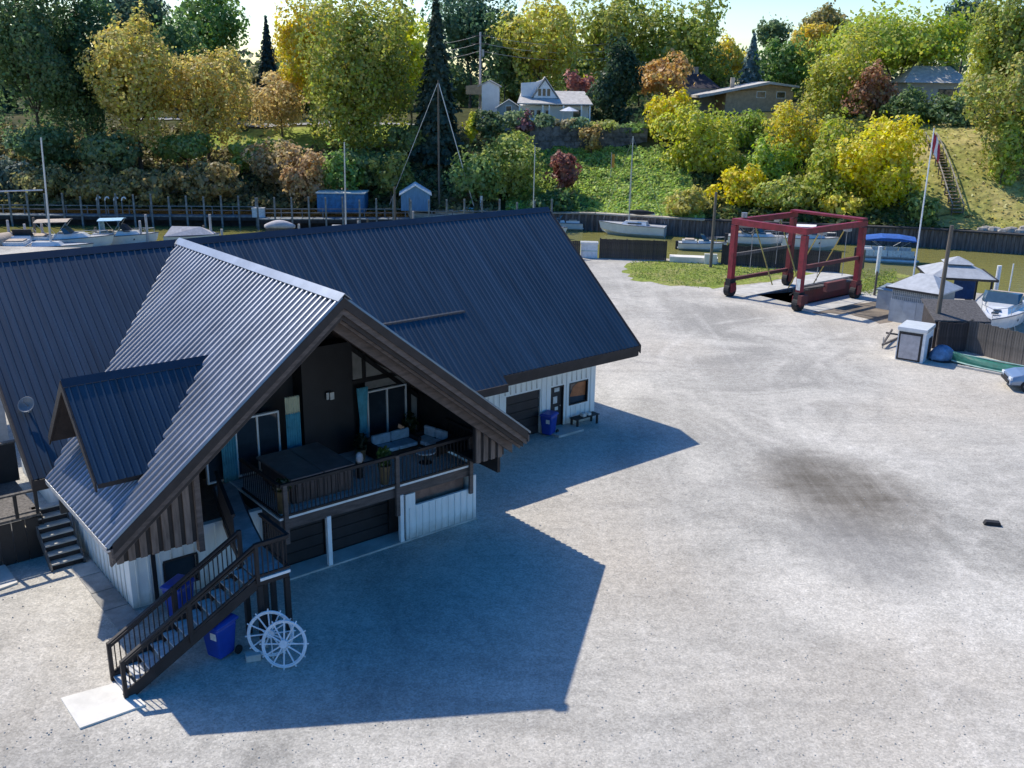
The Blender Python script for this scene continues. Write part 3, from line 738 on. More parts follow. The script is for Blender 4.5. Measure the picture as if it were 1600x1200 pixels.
# behind the eave line the slab narrows with the valleys
for s in (-1, 1):
    a = [(s*(A_-.05), WE-.02, ZE), (0, WE-.02, ZR), (0, WB, ZR), (s*.25*M2/M1, WB, ZR-.25*M2)]
    gb.add(a+[(x, y, z-T2) for x, y, z in a], [(0, 1, 2, 3), (7, 6, 5, 4), (0, 4, 5, 1), (2, 6, 7, 3), (3, 7, 4, 0)])
groof = gb.build('gable_roof', 'brown_wood', house)
def ulow(w): return A_ if w <= WE else (L_-w)*M2/M1
NS = 11; WS = (L_+.0)/NS
def trap_profile(width, n, top, side, rise):
    p = width/n; out = []
    for i in range(n):
        x = i*p+p*.06
        out += [(x, 0), (x+p*side, rise*.72), (x+p*(side+top*.22), rise*.93), (x+p*(side+top*.5), rise), (x+p*(side+top*.78), rise*.93), (x+p*(side+top), rise*.72), (x+p*(2*side+top), 0)]
    return [(0, 0)]+out+[(width, 0)]
gp_ = trap_profile(WS, 4, .50, .08, .085)
for i in range(NS):
    sheet(gp_, i*WS, lambda w: (0, w, ZR), lambda w: (-ulow(w)-(.10 if w <= WE else -.02), w, zgab(ulow(w)+(.10 if w <= WE else -.02))), n1, 'gable_roof_sheet', 'gable_glint_metal', groof, .012)
    sheet(gp_, i*WS, lambda w: (0, w, ZR), lambda w: (ulow(w)+(.10 if w <= WE else -.02), w, zgab(ulow(w)+(.10 if w <= WE else -.02))), n1r, 'gable_roof_sheet', 'gable_glint_metal', groof, .012)
rc = MB(); rc.prism([(-.22, ZR-.22*M1+.128), (0, ZR+.135), (.22, ZR-.22*M1+.128), (.22, ZR-.22*M1+.148), (0, ZR+.165), (-.22, ZR-.22*M1+.148)], 1, -.06, L_-.05); rc.build('gable_ridge_cap', 'ridge_metal', groof)
# stepped barge boards down both rakes
def rake_board(w0, w1, dz0, dz1, m, name='barge_board', ulim=A_, zmin=None, u_from=0.0, par=None):
    for s in (-1, 1):
        a = [(s*ulim, zgab(ulim)-dz1), (s*ulim, zgab(ulim)-dz0), (s*u_from, zgab(u_from)-dz0), (s*u_from, zgab(u_from)-dz1)]
        MB().prism(a, 1, w0, w1).build(name, m, par or groof)
rake_board(0.0, .06, -.03, .26, 'brown_dark')
rake_board(.07, .14, .10, .46, 'brown_wood')
rake_board(.34, .46, .30, .72, 'brown_wood', ulim=A_-.05)
rake_board(.70, .84, .42, 1.02, 'brown_wood', ulim=A_-.10)
for ww2 in (.22, .58):
    rake_board(ww2-.06, ww2+.06, .30, .62, 'brown_dark', 'rafter', ulim=A_-.08)
eb = MB(); eb.box(-A_-.05, -A_, .0, WE-.05, ZE-.34, ZE-.09); eb.build('eave_fascia', 'brown_wood', groof)
gut = MB(); gut.box(-A_-.17, -A_-.06, .02, WE-.1, ZE-.16, ZE-.11); gut.box(-A_-.17, -A_-.15, .02, WE-.1, ZE-.109, ZE-.02); gut.build('gutter', 'aluminium', groof)
eb = MB(); eb.box(A_, A_+.05, .0, WE-.05, ZE-.34, ZE-.09); eb.build('eave_fascia', 'brown_wood', groof)
# soffit boards of the gable overhang (seen on the right-hand slope)
for s in (-1, 1):
    for j, (wa, wb) in enumerate(((.9, 1.55), (1.57, 2.3), (2.32, 3.2), (3.22, 4.4), (4.42, 5.9))):
        a = [(s*.15, zgab(.15)-T2-.02), (s*(A_-.15), zgab(A_-.15)-T2-.02), (s*(A_-.15), zgab(A_-.15)-T2-.05), (s*.15, zgab(.15)-T2-.05)]
        MB().prism(a, 1, wa, wb).build('soffit_board', 'brown_wood', groof)
# brown board walls under the rakes
WBR = 1.0
def tri_wall(u0, u1, zb):
    m = MB(); t = T2+.08
    m.prism([(u0, zb), (u1, zb), (u1, zgab(u1)-t), (u0, zgab(u0)-t)], 1, WBR, WBR+.12); o = m.build('gable_board_wall', 'brown_dark', house)
    uu = min(u0, u1)+.12
    while uu < max(u0, u1):
        zt = zgab(uu)-t-.05
        if zt > zb+.1: MB().box(uu-.09, uu+.09, WBR-.05, WBR-.001, zb-.04, zt-.09*M1).build('board', 'batten_brown', o)
        uu += .31
tri_wall(-6.5, -4.2, 2.85); tri_wall(5.3, 6.55, 2.80)
MB().box(-4.28, -4.12, WBR-.08, WBR+.14, 2.5, zgab(4.1)-.5).build('corner_post', 'brown_wood', house)
MB().box(-6.3, -4.2, WBR+.13, FL, 2.75, 2.84).build('overhang_floor', 'brown_dark', house)
MB().box(5.4, 6.5, WBR+.13, FL, 2.7, 2.79).build('overhang_floor', 'brown_dark', house)
MB().box(-5.4, -5.2, FL, 5.9, 2.1, 3.6).build('upper_side_wall', 'brown_dark', house)
MB().box(-4.3, -4.14, WBR+.15, 6.0, 2.85, 5.2).build('porch_side_wall', 'brown_dark', house)
MB().box(6.4, 6.52, WBR+.15, 7.5, 2.1, 3.78).build('porch_side_wall', 'brown_dark', house)

# --- glazed upper facade at the back of the porch
FP = 6.0
back = MB(); back.prism([(-6.4, 2.15), (6.5, 2.15), (6.5, zgab(6.5)-.35), (0, ZR-.35), (-6.4, zgab(6.4)-.35)], 1, FP+.6, FP+.7); back.build('facade_wall', 'black_panel', house)
MB().box(1.55, 3.52, FP-.12, FP+.59, 2.16, 6.25).build('chimney_chase', 'black_panel', house)
gw = MB()
def fr(u0, u1, z0, z1): gw.box(u0, u1, FP-.06, FP+.08, z0, z1)
fr(3.53, 6.45, 4.62, 4.76)
fr(4.0, 4.12, 4.76, 5.95); fr(3.53, 3.62, 2.2, 4.62); fr(5.9, 6.04, 2.2, 4.62); fr(6.36, 6.45, 2.2, 3.9)
gw.prism([(3.53, 6.1), (6.45, zgab(6.45)-.45), (6.45, zgab(6.45)-.65), (3.53, 5.9)], 1, FP-.06, FP+.08)
gwo = gw.build('glass_wall', 'black_paint', house)
def pane(pts, nm='glass_dark', w=FP+.02, par=None):
    m = MB(); n = len(pts); m.prism(pts, 1, w, w+.02); return m.build('pane', nm, par or gwo)
mat('pane_grey', (0.30, 0.29, 0.27), 0.15, 0, 0.15, 1.2, spec=0.6)
pane([(3.62, 4.77), (4.0, 4.77), (4.0, 5.6), (3.62, 5.86)], 'pane_grey'); pane([(4.12, 4.77), (5.3, 4.77), (4.12, 5.55)], 'pane_grey')
pane([(4.12, 4.30), (5.88, 4.30), (5.88, 4.61), (4.12, 4.61)], 'pane_grey'); pane([(6.05, 2.3), (6.34, 2.3), (6.34, 3.7), (6.05, 3.9)], 'pane_grey')
def slider(u0, u1, z0, z1, leaves, trim='white_trim', panes=None):
    m = MB(); t = .06
    m.box(u0, u1, FP-.08, FP+.04, z1-t, z1); m.box(u0, u1, FP-.08, FP+.04, z0, z0+t)
    for i in range(leaves+1):
        x = u0+(u1-u0)*i/leaves; x = min(max(x, u0+t/2), u1-t/2); m.box(x-t/2, x+t/2, FP-.08, FP+.04, z0+t, z1-t)
    o = m.build('patio_door', trim, house)
    for i in range(leaves):
        a, b = u0+(u1-u0)*i/leaves+t/2, u0+(u1-u0)*(i+1)/leaves-t/2
        pane([(a, z0+t), (b, z0+t), (b, z1-t), (a, z1-t)], (panes or ['glass_dark']*leaves)[i], FP-.03, o)
slider(4.13, 5.83, 2.20, 4.25, 2)
slider(-.95, .66, 2.20, 4.25, 2)
slider(-2.0, -1.05, 2.20, 4.1, 1)
gl = MB().box(2.46, 2.66, FP-.22, FP-.125, 4.30, 4.60).build('house_number_plate', 'black_paint', house)
MB().box(2.40, 2.50, FP-.25, FP-.221, 4.33, 4.58).build('plaque_tile', 'label_white', gl); MB().box(2.55, 2.70, FP-.25, FP-.221, 4.30, 4.56).build('plaque_tile', 'label_white', gl)

# --- dormer on the left-hand slope
DW, DZ, DU0, DU1 = 3.5, 7.22, -6.6, -2.56
md = 1.02
dor = MB(); T3 = .16
hwid = 2.15
def dz(w): return DZ-md*abs(w-DW)
for s in (-1, 1):
    pts = []
    we = DW+s*hwid
    ua_, ub_ = -((ZR-DZ)/M1), -((ZR-dz(we))/M1)
    a = [(DU0, DW, DZ), (ua_+.1, DW, DZ), (ub_+.1, we, dz(we)), (DU0, we, dz(we))]
    dor.add(a+[(x, y, z-T3) for x, y, z in a], [(0, 1, 2, 3), (7, 6, 5, 4), (0, 4, 5, 1), (1, 5, 6, 2), (2, 6, 7, 3), (3, 7, 4, 0)])
doro = dor.build('dormer', 'brown_dark', house)
nd = Vector((0, -md, 1)).normalized(); ndb = Vector((0, md, 1)).normalized()
NSD = 5; wsd = (-2.56-DU0)/NSD; pd = rib_profile(wsd, 4, .22, .028)
def d_low(u, s):
    # slope meets the gable plane: on the plane z = ZR+M1*u ; dormer z = DZ-md*t
    zp = ZR+M1*u; t = (DZ-zp)/md
    return min(hwid+.03, max(0.0, hwid+.03 if u < -((ZR-(DZ-md*hwid))/M1) else t))
for i in range(NSD):
    for s, nn in ((-1, nd), (1, ndb)):
        def lo(u, s=s):
            t = (hwid+.03) if u <= -((ZR-(DZ-md*hwid))/M1) else max(0.0, (DZ-(ZR+M1*u))/md)
            return (u, DW+s*t, DZ-md*t)
        sheet(pd, DU0-.02+i*wsd, lambda u: (u, DW, DZ), lo, nn, 'roof_sheet', 'navy_metal', doro, .012)
rc = MB(); rc.prism([(DW-.16, DZ-.16*md+.04), (DW, DZ+.06), (DW+.16, DZ-.16*md+.04), (DW+.16, DZ-.16*md+.055), (DW, DZ+.085), (DW-.16, DZ-.16*md+.055)], 0, DU0-.06, -2.52); rc.build('dormer_ridge_cap', 'dark_ridge', doro)
for s in (-1, 1):
    a = [(DW, DZ+.03), (DW+s*hwid, dz(DW+hwid)+.03), (DW+s*hwid, dz(DW+hwid)-.24), (DW, DZ-.26)]
    MB().prism(a, 0, DU0-.08, DU0-.03).build('dormer_barge_board', 'brown_dark', doro)
fw_ = MB(); fw_.prism([(DW-1.75, 4.9), (DW+1.75, 4.9), (DW+1.75, dz(DW+1.75)-.2), (DW, DZ-.2), (DW-1.75, dz(DW+1.75)-.2)], 0, -5.9, -5.8); fw_.build('dormer_front', 'brown_dark', doro)
MB().box(-5.95, -5.9, DW-.8, DW+.8, 5.15, 6.2).build('dormer_window', 'glass_dark', doro)
MB().box(-5.8, -4.3, DW-1.75, DW-1.65, 4.4, dz(DW+1.75)-.17).build('dormer_cheek', 'brown_wood', doro)
MB().box(-5.8, -4.3, DW+1.65, DW+1.75, 4.4, dz(DW+1.75)-.17).build('dormer_cheek', 'brown_wood', doro)

# --- deck
DKZ = 2.146; d0, d1, dw0, dw1 = -1.27, 6.10, 2.20, FP-.1
dk = MB(); dk.box(d0, d1, dw0, dw0+.08, DKZ-.40, DKZ-.05); dk.box(d0, d0+.08, dw0+.08, dw1, DKZ-.40, DKZ-.05); dk.box(d1-.08, d1, dw0+.08, dw1, DKZ-.40, DKZ-.05)
for u in np.arange(d0+.5, d1-.2, .6): dk.box(u, u+.05, dw0+.08, dw1, DKZ-.3, DKZ-.04)
deck = dk.build('deck', 'brown_wood', house)
nb = 26; bwid = (dw1-dw0-.04)/nb
dbm = memat(MB().box(0, d1-d0-.04, 0, bwid-.008, 0, .035), 'deck_board', 'deck_board')
for i in range(nb): inst('deck_board', dbm, deck, (d0+.02, dw0+.02+i*bwid, DKZ-.035))
rim = MB(); rim.box(d0-.02, d1+.02, dw0-.03, dw0+.018, DKZ-.05, DKZ+.02); rim.box(d0-.03, d0+.018, dw0+.02, dw1, DKZ-.05, DKZ+.02); rim.build('deck_edge_trim', 'white_trim', deck)
for u in (2.93, 5.98, -1.1): MB().box(u-.07, u+.07, dw0-.13, dw0-.031, 1.1 if u > 0 else 1.3, DKZ+1.12).build('deck_post', 'brown_wood', deck)
# railings
bal = memat(MB().box(-.013, .013, -.013, .013, 0, 1), 'baluster', 'brown_dark')
def railing(par, name, p, q, h=1.14, n=None, low=.10, m='brown_wood', cap_m='brown_dark', sp=.145, slope_base=None):
    p, q = Vector(p), Vector(q); ln = (q-p).length
    t = MB(); up = Vector((0, 0, 1))
    t.beam(p+up*h, q+up*h, .11, .05); t.beam(p+up*(h-.055), q+up*(h-.055), .05, .07)
    o = t.build(name, cap_m, par)
    MB().beam(p+up*low, q+up*low, .05, .07).build('bottom_rail', cap_m, o)
    n = n or int(ln/sp)
    for i in range(1, n):
        c = p.lerp(q, i/n); inst('baluster', bal, o, (c.x, c.y, c.z+low), scale=(1, 1, h-.12-low))
    return o
DR = DKZ
railing(house, 'deck_railing', (d0+.02, dw0-.08, DR), (2.86, dw0-.08, DR), m='brown_wood')
railing(house, 'deck_railing', (3.0, dw0-.08, DR), (6.3, dw0-.08, DR))
railing(house, 'deck_railing', (6.32, dw0-.05, DR), (6.32, 4.1, DR))
railing(house, 'deck_railing', (d0, dw0-.02, DR), (d0, 4.9, DR))

# --- walkway from the porch to the stair landing
wk = MB(); WZ = 2.12
Lq = [((-1.85, 5.85), (-1.05, 5.9)), ((-2.2, 4.7), (-1.40, 4.75)), ((-2.55, 3.5), (-1.75, 3.5)), ((-2.9, 2.2), (-2.08, 2.25)), ((-3.15, 1.1), (-2.35, 1.1)), ((-3.42, -.20), (-2.5, -.20))]
for (a, b), (c, d) in zip(Lq[:-1], Lq[1:]): 
    pass
wkf = MB()
for k in (0, 1):
    for a, b in zip(Lq[:-1], Lq[1:]):
        wkf.beam((a[k][0], a[k][1], WZ-.13), (b[k][0], b[k][1], WZ-.13), .06, .2)
wko = wkf.build('walkway', 'brown_wood', house)
for (a, b), (c, d) in zip(Lq[:-1], Lq[1:]):
    e = .008
    MB().hexa([(c[0]+.04, c[1]+e, WZ-.03), (d[0]-.04, d[1]+e, WZ-.03), (b[0]-.04, b[1]-e, WZ-.03), (a[0]+.04, a[1]-e, WZ-.03), (c[0]+.04, c[1]+e, WZ+.012), (d[0]-.04, d[1]+e, WZ+.012), (b[0]-.04, b[1]-e, WZ+.012), (a[0]+.04, a[1]-e, WZ+.012)]).build('walkway_panel', 'grey_board', wko)
railing(house, 'walkway_railing', (-3.2, 1.05, WZ), (-2.3, 4.4, WZ))
# --- stairs
st = MB()
SU0, SU1, SW0, SW1 = -3.42, -7.12, -.83, .20        # run in u, width in w
for w in (SW0+.03, SW1-.03):
    st.beam((SU0, w, WZ-.12), (SU1, w, .02), .05, .28)
sto = st.build('staircase', 'brown_dark', house)
NT = 11
tr = memat(MB().box(-.16, .16, SW0+.06, SW1-.06, -.02, .02), 'tread', 'deck_board')
rs = memat(MB().box(-.01, .01, SW0+.06, SW1-.06, -.17, -.021), 'riser', 'brown_dark')
for i in range(NT):
    t = (i+.5)/NT; z = WZ*(1-t)+.02; uu = SU0+(SU1-SU0)*t
    inst('tread', tr, sto, (uu, 0, z)); inst('riser', rs, sto, (uu+.14, 0, z))
# landing
lq = [(-3.42, .20), (-2.5, .20), (-2.5, -.83), (-3.42, -.83)]
ld = MB().hexa([(x, y, WZ-.2) for x, y in lq]+[(x, y, WZ-.04) for x, y in lq]).build('landing', 'brown_dark', house)
for i in range(7):
    y = .19-.147*i; MB().box(-3.41, -2.51, y-.142, y, WZ-.038, WZ+.004).build('landing_board', 'grey_board', ld)
MB().box(-3.43, -2.48, -.88, -.835, WZ-.05, WZ+.03).build('landing_edge', 'white_trim', ld)
for u, w in ((-3.36, -.77), (-2.56, -.77), (-3.36, .14), (-2.56, .14), (-3.0, -.3)):
    MB().box(u-.07, u+.07, w-.07, w+.07, 0.0, WZ-.205).build('landing_leg', 'black_paint', ld)
MB().box(-3.44, -3.28, -.86, -.70, 0, .24).build('leg_footing', 'concrete', ld); MB().box(-2.64, -2.48, -.86, -.70, 0, .16).build('leg_footing', 'concrete', ld)
RH = 1.05
for w, (u_a, z_a) in ((SW0, (SU0, WZ)), (SW1, (SU0, WZ))):
    railing(sto, 'stair_handrail', (u_a, w, z_a), (SU1, w, .06), h=RH, sp=.115, low=.12, m='black_paint', cap_m='brown_dark') if False else None
def stair_rail(w):
    p, q = Vector((SU0, w, WZ)), Vector((SU1, w, .04)); up = Vector((0, 0, 1))
    t = MB(); t.beam(p+up*RH, q+up*RH, .10, .05); t.beam(p+up*(RH-.12), q+up*(RH-.12), .05, .06); t.beam(p+up*.16, q+up*.16, .05, .06)
    for f in (0.0, .52, 1.0):
        c = p.lerp(q, f); t.box(c.x-.05, c.x+.05, c.y-.051, c.y+.051, max(0, c.z-.1), c.z+RH+.02)
    t.build('stair_handrail', 'brown_dark', sto)
    n = 28
    for i in range(1, n):
        c = p.lerp(q, i/n); inst('baluster', bal, sto, (c.x, c.y, c.z+.17), scale=(1, 1, RH-.30))
stair_rail(SW0); stair_rail(SW1)
railing(house, 'landing_railing', (-3.40, -.83, WZ), (-2.5, -.83, WZ), h=RH)
railing(house, 'landing_railing', (-2.48, -.83, WZ), (-2.48, .9, WZ), h=RH)

# --- small side steps, porch and yard pieces at the left end
sp_ = thing('side_steps', 'short flight of grey wooden steps up to the side porch', 'steps', bw(-6.22, 8.2), PI/2-BYAW)
NSs = 7
for i in range(NSs):
    z = 1.5*(i+1)/NSs; y = -.9+1.9*i/NSs
    MB().box(-.5, .46, y, y+.30, z-.05, z).build('tread', 'concrete', sp_)  # pale concrete tone on the treads stands in for sunlight on them
    MB().box(-.48, .44, y+.03, y+.06, z-.21, z-.051).build('riser', 'brown_dark', sp_)
for x in (-.53, .47):
    MB().beam((x, -.95, .0), (x, 1.05, 1.42), .05, .26).build('stringer', 'weathered_wood', sp_)
po = thing('side_porch', 'raised black side porch with railing at the left edge', 'porch', bw(-8.0, 10.0), PI/2-BYAW)
MB().box(-3.5, 1.45, -1.4, 2.2, 1.42, 1.5).build('porch_floor', 'weathered_wood', po)
for i in range(12):
    x = -3.45+i*.40; MB().box(x, x+.37, -1.44, -1.40, 0, 1.40).build('skirt_board', 'black_paint', po)
for i in range(8):
    y = -1.38+i*.44; MB().box(1.45, 1.49, y, y+.41, 0, 1.4).build('skirt_board', 'black_paint', po)
MB().box(-3.4, 1.4, -1.3, 2.1, .0, .05).build('porch_base', 'black_paint', po)
MB().beam((-3.5, -1.38, 2.32), (1.40, -1.38, 2.32), .14, .06).build('porch_top_rail', 'weathered_wood', po)
MB().beam((-3.5, -1.38, 1.62), (1.40, -1.38, 1.62), .08, .06).build('porch_low_rail', 'weathered_wood', po)
for x in (-2.6, -1.7, -.8, .1, .75, 1.36): MB().box(x-.05, x+.05, -1.43, -1.33, 1.5, 2.29).build('porch_post', 'black_paint', po)
sw_ = MB(); sw_.box(-3.5, 1.6, 1.9, 2.0, 1.5, 2.9); sw_.build('porch_screen', 'black_paint', po)
MB().box(-3.5, 1.65, 1.85, 2.05, 2.901, 2.96).build('screen_cap', 'weathered_wood', po)

# ================================================================== THINGS ON AND ROUND THE BUILDING
RZ = PI/2-BYAW
# hot tub on the deck
ht = thing('hot_tub', 'brown hot tub under a dark folding cover on the deck', 'hot tub', bw(.62, 4.1, DKZ), RZ)
MB().prism([(-1.12, -1.2), (1.0, -1.25), (1.1, 1.15), (-1.0, 1.2)], 2, .02, .78).build('tub_shell', 'tub_shell', ht, bevel=.05)
MB().box(-1.16, .0, -1.28, 1.24, .80, .90).build('cover_half', 'tub_cover', ht, bevel=.03); MB().box(.02, 1.14, -1.28, 1.24, .80, .90).build('cover_half', 'tub_cover', ht, bevel=.03)
for x in np.arange(-1.0, 1.0, .25): MB().box(x, x+.22, -1.29, -1.262, .06, .74).build('side_slat', 'tub_shell', ht)
# curtains
def curtain(u0, u1, w, z0, z1, label, m, tie=False, m_top=None, ztop=None):
    t = thing('curtain', label, 'curtain', bw((u0+u1)/2, w, z0), RZ, 'teal porch curtains')
    def cl(za, zb, nm, mm):
        n = 28; rows = 8; vs = []
        for j in range(rows+1):
            z = za+(zb-za)*j/rows; f = 1.0
            if tie: f = .55+.45*abs((z-(z0+.45*(z1-z0)))/(z1-z0))*2
            for i in range(n+1):
                x = (i/n-.5)*(u1-u0)*min(1, f); vs.append((x, .05*math.sin(i*1.35), z-z0))
        m_ = MB(); m_.add(vs, [(j*(n+1)+i, j*(n+1)+i+1, (j+1)*(n+1)+i+1, (j+1)*(n+1)+i) for j in range(rows) for i in range(n)])
        o = m_.build(nm, mm, t, smooth=True); s_ = o.modifiers.new('s', 'SOLIDIFY'); s_.thickness = .012
    if m_top: cl(z0, ztop, 'cloth', m); cl(ztop, z1, 'cloth_header', m_top)
    else: cl(z0, z1, 'cloth', m)
curtain(.78, 1.30, FP-.35, 2.3, 4.75, 'teal porch curtain with cream top hanging left of the black chimney chase', 'teal_cloth', m_top='cream_cloth', ztop=4.15)
curtain(3.56, 4.0, FP-.35, 2.25, 4.55, 'long teal porch curtain hanging right of the black chimney chase', 'teal_cloth', tie=True)
curtain(-1.55, -1.05, FP-.35, 2.25, 4.0, 'narrow teal porch curtain deep under the left eave', 'teal_cloth')
# sofas
def sofa(u, w, rz, ln, label, name='outdoor_sofa', cm='cushion_blue'):
    t = thing(name, label, 'sofa', bw(u, w, DKZ), RZ+rz, 'outdoor seats on the deck')
    MB().box(-ln/2, ln/2, -.38, .38, .08, .26).build('base', 'wicker', t); MB().box(-ln/2, ln/2, .30, .42, .26, .70).build('back_frame', 'wicker', t)
    for s in (-1, 1): MB().box(s*ln/2-.06, s*ln/2+.06, -.38, .42, .08, .56).build('arm', 'wicker', t)
    n = 2 if ln > 1.2 else 1; c = (ln-.16)/n
    for i in range(n):
        x = -ln/2+.08+i*c
        MB().box(x+.01, x+c-.01, -.38, .22, .27, .42).build('seat_cushion', cm, t, bevel=.04)
        MB().box(x+.01, x+c-.01, .16, .30, .425, .80).build('back_cushion', cm, t, bevel=.05)
    for sx in (-1, 1):
        for sy in (-.32, .36): MB().box(sx*(ln/2-.05)-.03, sx*(ln/2-.05)+.03, sy-.03, sy+.03, 0, .08).build('leg', 'wicker', t)
sofa(4.45, 4.7, 0, 1.75, 'pale blue outdoor sofa facing out in front of the patio door')
sofa(5.75, 4.2, -PI/2+.2, 1.3, 'pale grey-blue outdoor chair at the right end of the deck', 'outdoor_chair', 'cushion_pale')
tb = thing('coffee_table', 'low dark round table between the deck seats', 'table', bw(4.9, 3.35, DKZ), RZ)
MB().lathe([(.38, .40), (.40, .43), (.38, .45)], n=20).build('table_top', 'cushion_pale', tb); MB().lathe([(.25, 0), (.06, .05), (.05, .38), (.12, .40)], n=12).build('pedestal', 'wicker', tb)

# leafy plants
def leaves(center, rad, n, size, rnd, up=0.3, squash=1.0):
    c = np.array(center); d = rnd.normal(size=(n, 3)); d /= np.linalg.norm(d, axis=1)[:, None]
    r = rnd.random(n)**.4
    p = c+d*r[:, None]*np.array([rad, rad, rad*squash])
    return p, d
def quads_mesh(name, P, Nn, size, rnd, tone=(.7, 1.25), hue=.02, aspect=1.5):
    n = len(P); Nn = Nn/np.maximum(1e-6, np.linalg.norm(Nn, axis=1))[:, None]
    a = rnd.normal(size=(n, 3)); a -= (a*Nn).sum(1)[:, None]*Nn; a /= np.maximum(1e-6, np.linalg.norm(a, axis=1))[:, None]
    b = np.cross(Nn, a); s = size*(.6+.8*rnd.random(n))
    a = a*(s*.5*aspect)[:, None]; b = b*(s*.5)[:, None]
    V = np.empty((n, 4, 3)); V[:, 0] = P-a*.9; V[:, 1] = P-b+a*.1; V[:, 2] = P+a; V[:, 3] = P+b+a*.1
    me = bpy.data.meshes.new(name)
    me.vertices.add(n*4); me.vertices.foreach_set('co', V.reshape(-1).astype(np.float32))
    me.loops.add(n*4); me.loops.foreach_set('vertex_index', np.arange(n*4, dtype=np.int32))
    me.polygons.add(n); me.polygons.foreach_set('loop_start', np.arange(0, n*4, 4, dtype=np.int32))
    me.polygons.foreach_set('loop_total', np.full(n, 4, dtype=np.int32))
    me.update(calc_edges=True)
    at = me.attributes.new('tone', 'FLOAT_VECTOR', 'FACE')
    t = np.empty((n, 3), np.float32); t[:, 0] = tone[0]+(tone[1]-tone[0])*rnd.random(n); t[:, 1] = .5+hue*(rnd.random(n)*2-1); t[:, 2] = .85+.3*rnd.random(n)
    at.data.foreach_set('vector', t.reshape(-1))
    me.materials.append(MATS['foliage'])
    return me
def potted(u, w, z, label, pr, ph, col, flower=None, seed=0, rad=.3, hgt=.35, potm='terracotta', loc=None):
    rnd = np.random.default_rng(seed)
    t = thing('potted_plant', label, 'plant', loc or bw(u, w, z), RZ)
    MB().lathe([(pr*.7, 0), (pr, ph), (pr*1.08, ph), (pr*1.08, ph+.04), (pr*.9, ph+.04), (pr*.85, ph-.02)], n=14).build('pot', potm, t)
    P, d = leaves((0, 0, ph+hgt*.8), rad, 260, .1, rnd, squash=hgt/rad)
    o = new_obj('leaves', quads_mesh('leaves', P, d+rnd.normal(size=d.shape)*.6, .10, rnd), None, t); o.color = (*col, 1)
    MB().tube((0, 0, ph-.03), (0, 0, ph+hgt*.7), .02).build('stem', 'bark', t)
    if flower:
        P, d = leaves((0, 0, ph+hgt*.95), rad*1.05, 60, .1, rnd, squash=hgt/rad*.8)
        o = new_obj('flowers', quads_mesh('flowers', P, d, .09, rnd), None, t); o.color = (*flower, 1)
potted(-.95, 2.62, DKZ, 'tall planter of cream flowers at the left front corner of the deck', .22, .72, (.07, .10, .03), (.55, .50, .30), 1, .30, .22)
potted(2.75, 2.62, DKZ, 'tall green planter by the middle post of the deck railing', .20, .62, (.12, .20, .04), None, 2, .26, .42)
potted(3.25, 5.0, DKZ, 'dark leafy pot plant beside the teal curtain', .2, .35, (.03, .06, .03), None, 3, .25, .35)
potted(5.6, 5.4, DKZ, 'bushy pot plant at the right of the patio door', .2, .4, (.06, .09, .02), None, 4, .3, .45)
lt = thing('table_lantern', 'small white lantern standing between tub and sofa', 'lantern', bw(2.35, 3.55, DKZ), RZ)
MB().lathe([(.10, 0), (.10, .5), (.14, .52), (.14, .56)], n=12).build('stand', 'wicker', lt); MB().lathe([(.09, .56), (.14, .68), (.11, .86), (.04, .92)], n=12).build('globe', 'white_paint', lt, smooth=True)

# recycling bins
def bin_(loc, label, rz=0.0, s=1.0):
    t = thing('recycling_bin', label, 'bin', loc, rz, 'blue recycling bins'); t.scale = (s, s, s)
    MB().loft([[(-.22, -.24, .06), (.22, -.24, .06), (.22, .24, .06), (-.22, .24, .06)], [(-.29, -.33, .92), (.29, -.33, .92), (.29, .31, .92), (-.29, .31, .92)]]).build('body', 'blue_plastic', t, bevel=.05)
    MB().loft([[(-.31, -.36, .925), (.31, -.36, .925), (.31, .36, .925), (-.31, .36, .925)], [(-.31, -.36, .97), (.31, -.36, .97), (.31, .36, .99), (-.31, .36, .99)], [(-.22, -.26, 1.03), (.22, -.26, 1.03), (.22, .3, 1.06), (-.22, .3, 1.06)]]).build('lid', 'blue_plastic', t, bevel=.02)
    for sx in (-1, 1): MB().tube((sx*.27, .28, .11), (sx*.33, .28, .11), .11, n=14).build('wheel', 'rubber', t)
    MB().tube((-.24, .40, .93), (.24, .40, .93), .022).build('handle', 'blue_plastic', t)
    MB().box(.02, .20, -.318, -.305, .62, .80).build('sticker', 'label_white', t)
bin_(atz(346, 1024), 'blue recycling bin with white sticker under the stair landing', R(-28), 1.12)
bin_(atz(283, 962), 'blue recycling bin half hidden behind the staircase railing', R(-20), 1.1)
bin_(atz(857, 679), 'blue recycling bin standing by the black garage door of the wing', R(-30), 1.0)

# the two white ship's wheels leaning on the landing leg
def ship_wheel(loc, rz, tilt, Rr, label):
    t = thing('ships_wheel', label, 'wheel', loc, rz, "white ship's wheels leaning by the stair")
    t.rotation_euler = (tilt, 0, rz); 
    c = Vector((0, 0, Rr*1.14))
    MB().ring(c, Rr, .035, (0, 1, 0), 36, 8).build('rim', 'white_paint', t, smooth=True)
    MB().tube(c-Vector((0, .07, 0)), c+Vector((0, .07, 0)), .11, n=14).build('hub', 'white_paint', t)
    MB().ring(c, Rr*.93, .018, (0, 1, 0), 36, 6).build('inner_rim', 'white_paint', t, smooth=True)
    for i in range(12):
        a = 2*PI*i/12+.1; e = Vector((math.cos(a), 0, math.sin(a)))
        MB().tube(c+e*.1, c+e*Rr*1.14, .024, .020, n=6).build('spoke', 'white_paint', t)
